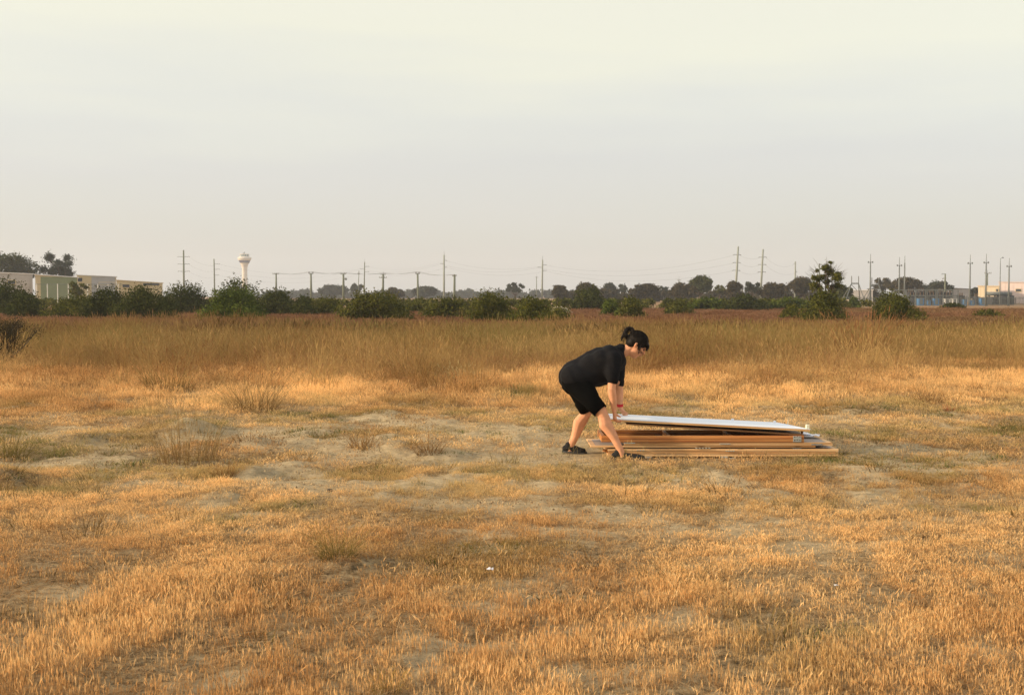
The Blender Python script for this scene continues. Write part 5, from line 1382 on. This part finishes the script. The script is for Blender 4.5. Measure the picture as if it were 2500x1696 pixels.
# shorts
sg = [(J(1402, 934, 11.23), .122, J(1415, 936, 11.23), .118), (hp_n, .104, hp_n.lerp(kn_n, .80), .075), (hp_f, .104, hp_f.lerp(kn_f, .80), .075),
      (hp_n.lerp(kn_n, .1) + Vector((.06, 0, .02)), .09, hp_n.lerp(kn_n, .55) + Vector((.02, 0, .0)), .085), (hp_f.lerp(kn_f, .1) + Vector((.06, 0, .02)), .09, hp_f.lerp(kn_f, .55), .085)]
remeshed('shorts', sg, [], 'shorts', person, .008, 12, disp=.006, seed=9)
for hp, kn in ((hp_n, kn_n), (hp_f, kn_f)):
    d_ = (kn - hp).normalized(); a_ = d_.cross(Vector((0, 1, 0))).normalized(); b_ = d_.cross(a_); mb = MB(); k = 22
    c0 = hp.lerp(kn, .70); c1 = kn - d_ * .004
    P0 = [c0 + (a_ * math.cos(t_) + b_ * math.sin(t_)) * .082 for t_ in [2 * math.pi * i / k for i in range(k)]]
    P1 = [c1 + (a_ * math.cos(t_) + b_ * math.sin(t_)) * (.071 + .003 * math.sin(3 * t_)) for t_ in [2 * math.pi * i / k for i in range(k)]]
    P2 = [p + (c1 - p) * .12 for p in P1]
    for P_ in (P0, P1, P2): mb.V += [tuple(p) for p in P_]
    for q_ in range(2):
        for i in range(k):
            j = (i + 1) % k; mb.F.append((q_ * k + i, q_ * k + j, (q_ + 1) * k + j, (q_ + 1) * k + i))
    mb.build('shorts_leg', M['shorts'], person, smooth=True)
# hair
he = [(HP(-.016, 0, .044), (.098, .084, .088), (0, TIL, 0)), (HP(-.048, 0, .006), (.060, .076, .070), (0, TIL, 0)), (HP(.060, 0, .060), (.038, .062, .030), (0, TIL + 30, 0)),
      (HP(.088, 0, .050), (.018, .055, .030), (0, TIL - 10, 0))]
hs_ = [(HP(-.095, 0, .075), .022, HP(-.105, 0, .085), .020)]
# looped ponytail
lp = [HP(-.098, 0, .072), HP(-.125, .012, .092), HP(-.150, .016, .080), HP(-.160, .010, .050), HP(-.150, -.004, .022), HP(-.128, -.010, .012)]
for a_, b_ in zip(lp[:-1], lp[1:]): hs_.append((a_, .021, b_, .021))
hs_ += [(HP(-.128, -.010, .012), .018, HP(-.108, -.006, -.012), .010), (HP(-.155, .01, .04), .018, HP(-.160, .02, -.004), .007)]
hs_ += [(HP(-.150, .0, .03), .020, HP(-.148, .012, -.022), .012), (HP(-.148, .012, -.022), .012, HP(-.135, .016, -.050), .005)]
hs_ += [(HP(.03, -.066, .040), .014, HP(.022, -.070, -.020), .008), (HP(.03, .066, .040), .014, HP(.022, .070, -.020), .008)]
for k in range(7):
    y_ = (k - 3) * .015; hs_.append((HP(.090 - abs(y_) * .2, y_, .062), .012, HP(.106 - abs(y_) * .3, y_, .018), .006))
hair = remeshed('hair', hs_, he, 'hair', person, .0045, 2, disp=.004, seed=6)
mb = MB(); g = random.Random(5)
for i in range(260):
    th_ = g.uniform(-1.2, 1.9); ph = g.uniform(-1.2, 1.2)
    pts = []
    for k in range(5):
        t_ = th_ - k * .16; q_ = Vector((math.sin(t_) * math.cos(ph), math.sin(ph), math.cos(t_) * math.cos(ph)))
        pts.append(HP(-.016 + q_.x * .101, q_.y * .087, .044 + q_.z * .091))
    mb.tube(pts, .0012, 3)
for i in range(120):
    p = lp[g.randrange(len(lp))] + Vector([g.gauss(0, .012) for _ in range(3)]); mb.tube([p, p + Vector((g.gauss(-.01, .015), g.gauss(0, .01), g.gauss(-.012, .018))), p + Vector((g.gauss(-.025, .025), g.gauss(0, .02), g.gauss(-.045, .03)))], .0011, 3)
for i in range(16):
    p = HP(.01 + g.uniform(-.01, .02), -.072, .01); mb.tube([p, p + Vector((g.gauss(.005, .01), -.005, -.035)), p + Vector((g.gauss(.01, .014), -.004, -.075))], .0013, 3)
tag(mb.build('hair_strands', M['hair'], hair), kind='stuff')
# shoes
def shoe(an, toe, heelz=0):
    d_ = (toe - an); d_.z = 0; L = d_.length; d_.normalize(); yaw = math.degrees(math.atan2(d_.y, d_.x))
    base = Vector((an.x, an.y, 0)); gz = .0
    heel = base - d_ * .045
    sgm = [(heel + Vector((0, 0, .036 + heelz)), .032, base + d_ * .05 + Vector((0, 0, .037 + heelz * .6)), .033), (base + d_ * .05 + Vector((0, 0, .035 + heelz * .5)), .033, base + d_ * (L - .035) + Vector((0, 0, .026)), .026),
           (Vector((an.x - .012 * d_.x, an.y, .05 + heelz)), .036, Vector((an.x - .015 * d_.x, an.y, .066 + heelz)) , .035)]
    s_ = remeshed('shoe', sgm, [(base + d_ * (L - .07) + Vector((0, 0, .024)), (.055, .042, .022), (0, 0, yaw))], 'shoe', person, .006, 3)
    mb = MB(); n = 9; P_ = []
    for i in range(n + 1):
        t_ = -.075 + (L + .075) * i / n; w_ = .034 + .012 * math.sin(math.pi * min(1, i / n * 1.1)) - (.016 if i == n else 0) - (.008 if i == 0 else 0); P_.append((t_, w_, heelz * max(0, 1 - i / n * 1.6)))
    side = Vector((-d_.y, d_.x, 0)); top = [base + d_ * a + side * w_ + Vector((0, 0, .018 + z_)) for a, w_, z_ in P_] + [base + d_ * a - side * w_ + Vector((0, 0, .018 + z_)) for a, w_, z_ in P_[::-1]]
    bot = [p - Vector((0, 0, .016)) for p in top]; mb.prism(bot, top); mb.build('sole', M['sole'], s_)
shoe(J(1513, 1100, 10.99), J(1577, 1100, 10.93) , 0)
shoe(J(1392, 1100, 11.42), J(1433, 1100, 11.40) , .012)
# wristband on the far wrist
d_ = (wr_f - el_f).normalized(); a_ = d_.cross(Vector((0, 1, 0))).normalized(); b_ = d_.cross(a_); c_ = wr_f - d_ * .022
mb = MB(); k = 20
for w_ in (-.013, .013):
    mb.V += [tuple(c_ + d_ * w_ + (a_ * math.cos(2 * math.pi * i / k) + b_ * math.sin(2 * math.pi * i / k)) * .031) for i in range(k)]
mb.F += [(i, (i + 1) % k, k + (i + 1) % k, k + i) for i in range(k)]
mb.tube([c_ + a_ * -.03, c_ + a_ * -.045 + Vector((.01, 0, .015)), c_ + a_ * -.04 + Vector((.02, 0, .028))], [.006, .005, .003], 5)
wb = mb.build('wristband', M['red'], person, smooth=True)
# loose stalks standing in front of the shoes and the timber
g = np.random.default_rng(12)
for j, (px, py, n, hp_, lab) in enumerate(((1545, 1130, 12, 60, 'thin dry stalks standing in front of the near shoe'), (1402, 1115, 8, 55, 'thin dry stalks in front of the far shoe'), (1700, 1132, 16, 38, 'sparse dry stalks in front of the left half of the timber stack'), (1900, 1130, 14, 36, 'sparse dry stalks in front of the right half of the timber stack'))):
    Y0 = gY(py); X_ = (px - CX) * Y0 / F_PX; sp = (.12, .06, .45, .4)[j]
    base = np.stack([g.uniform(-sp, sp, n), g.uniform(-.03, .03, n), np.zeros(n)], -1)
    V_, F_, h_, t_ = blades(n, base, g.uniform(.5, 1, n) * hp_ * Y0 / F_PX, np.full(n, .0024), .15, .15, 60 + j, heads=.5, head_w=.006, head_l=.2)
    o = obj('grass_stalks', make_mesh('grass_stalks', V_, F_, {'h': h_, 't': t_}), GT['pale' if j < 2 else 'tall']); o.location = (X_, Y0, H(X_, Y0)); tag(o, lab, 'grass stalks')

# ------------------------------------------------------------------ haze
hz = MB().box((0, 0, 31.0), (4200, 4200, 66.0)).build('haze', None)
hm_ = bpy.data.materials.new('evening_haze'); hm_.use_nodes = True; nt_ = hm_.node_tree; nt_.nodes.clear()
pv = nt_.nodes.new('ShaderNodeVolumePrincipled'); pv.inputs['Color'].default_value = (.86, .90, .97, 1); pv.inputs['Density'].default_value = .00033; pv.inputs['Anisotropy'].default_value = .1
ho = nt_.nodes.new('ShaderNodeOutputMaterial'); nt_.links.new(pv.outputs[0], ho.inputs['Volume'])
hz.data.materials.append(hm_); tag(hz, 'thin pale evening haze over the whole field', 'haze', kind='stuff')
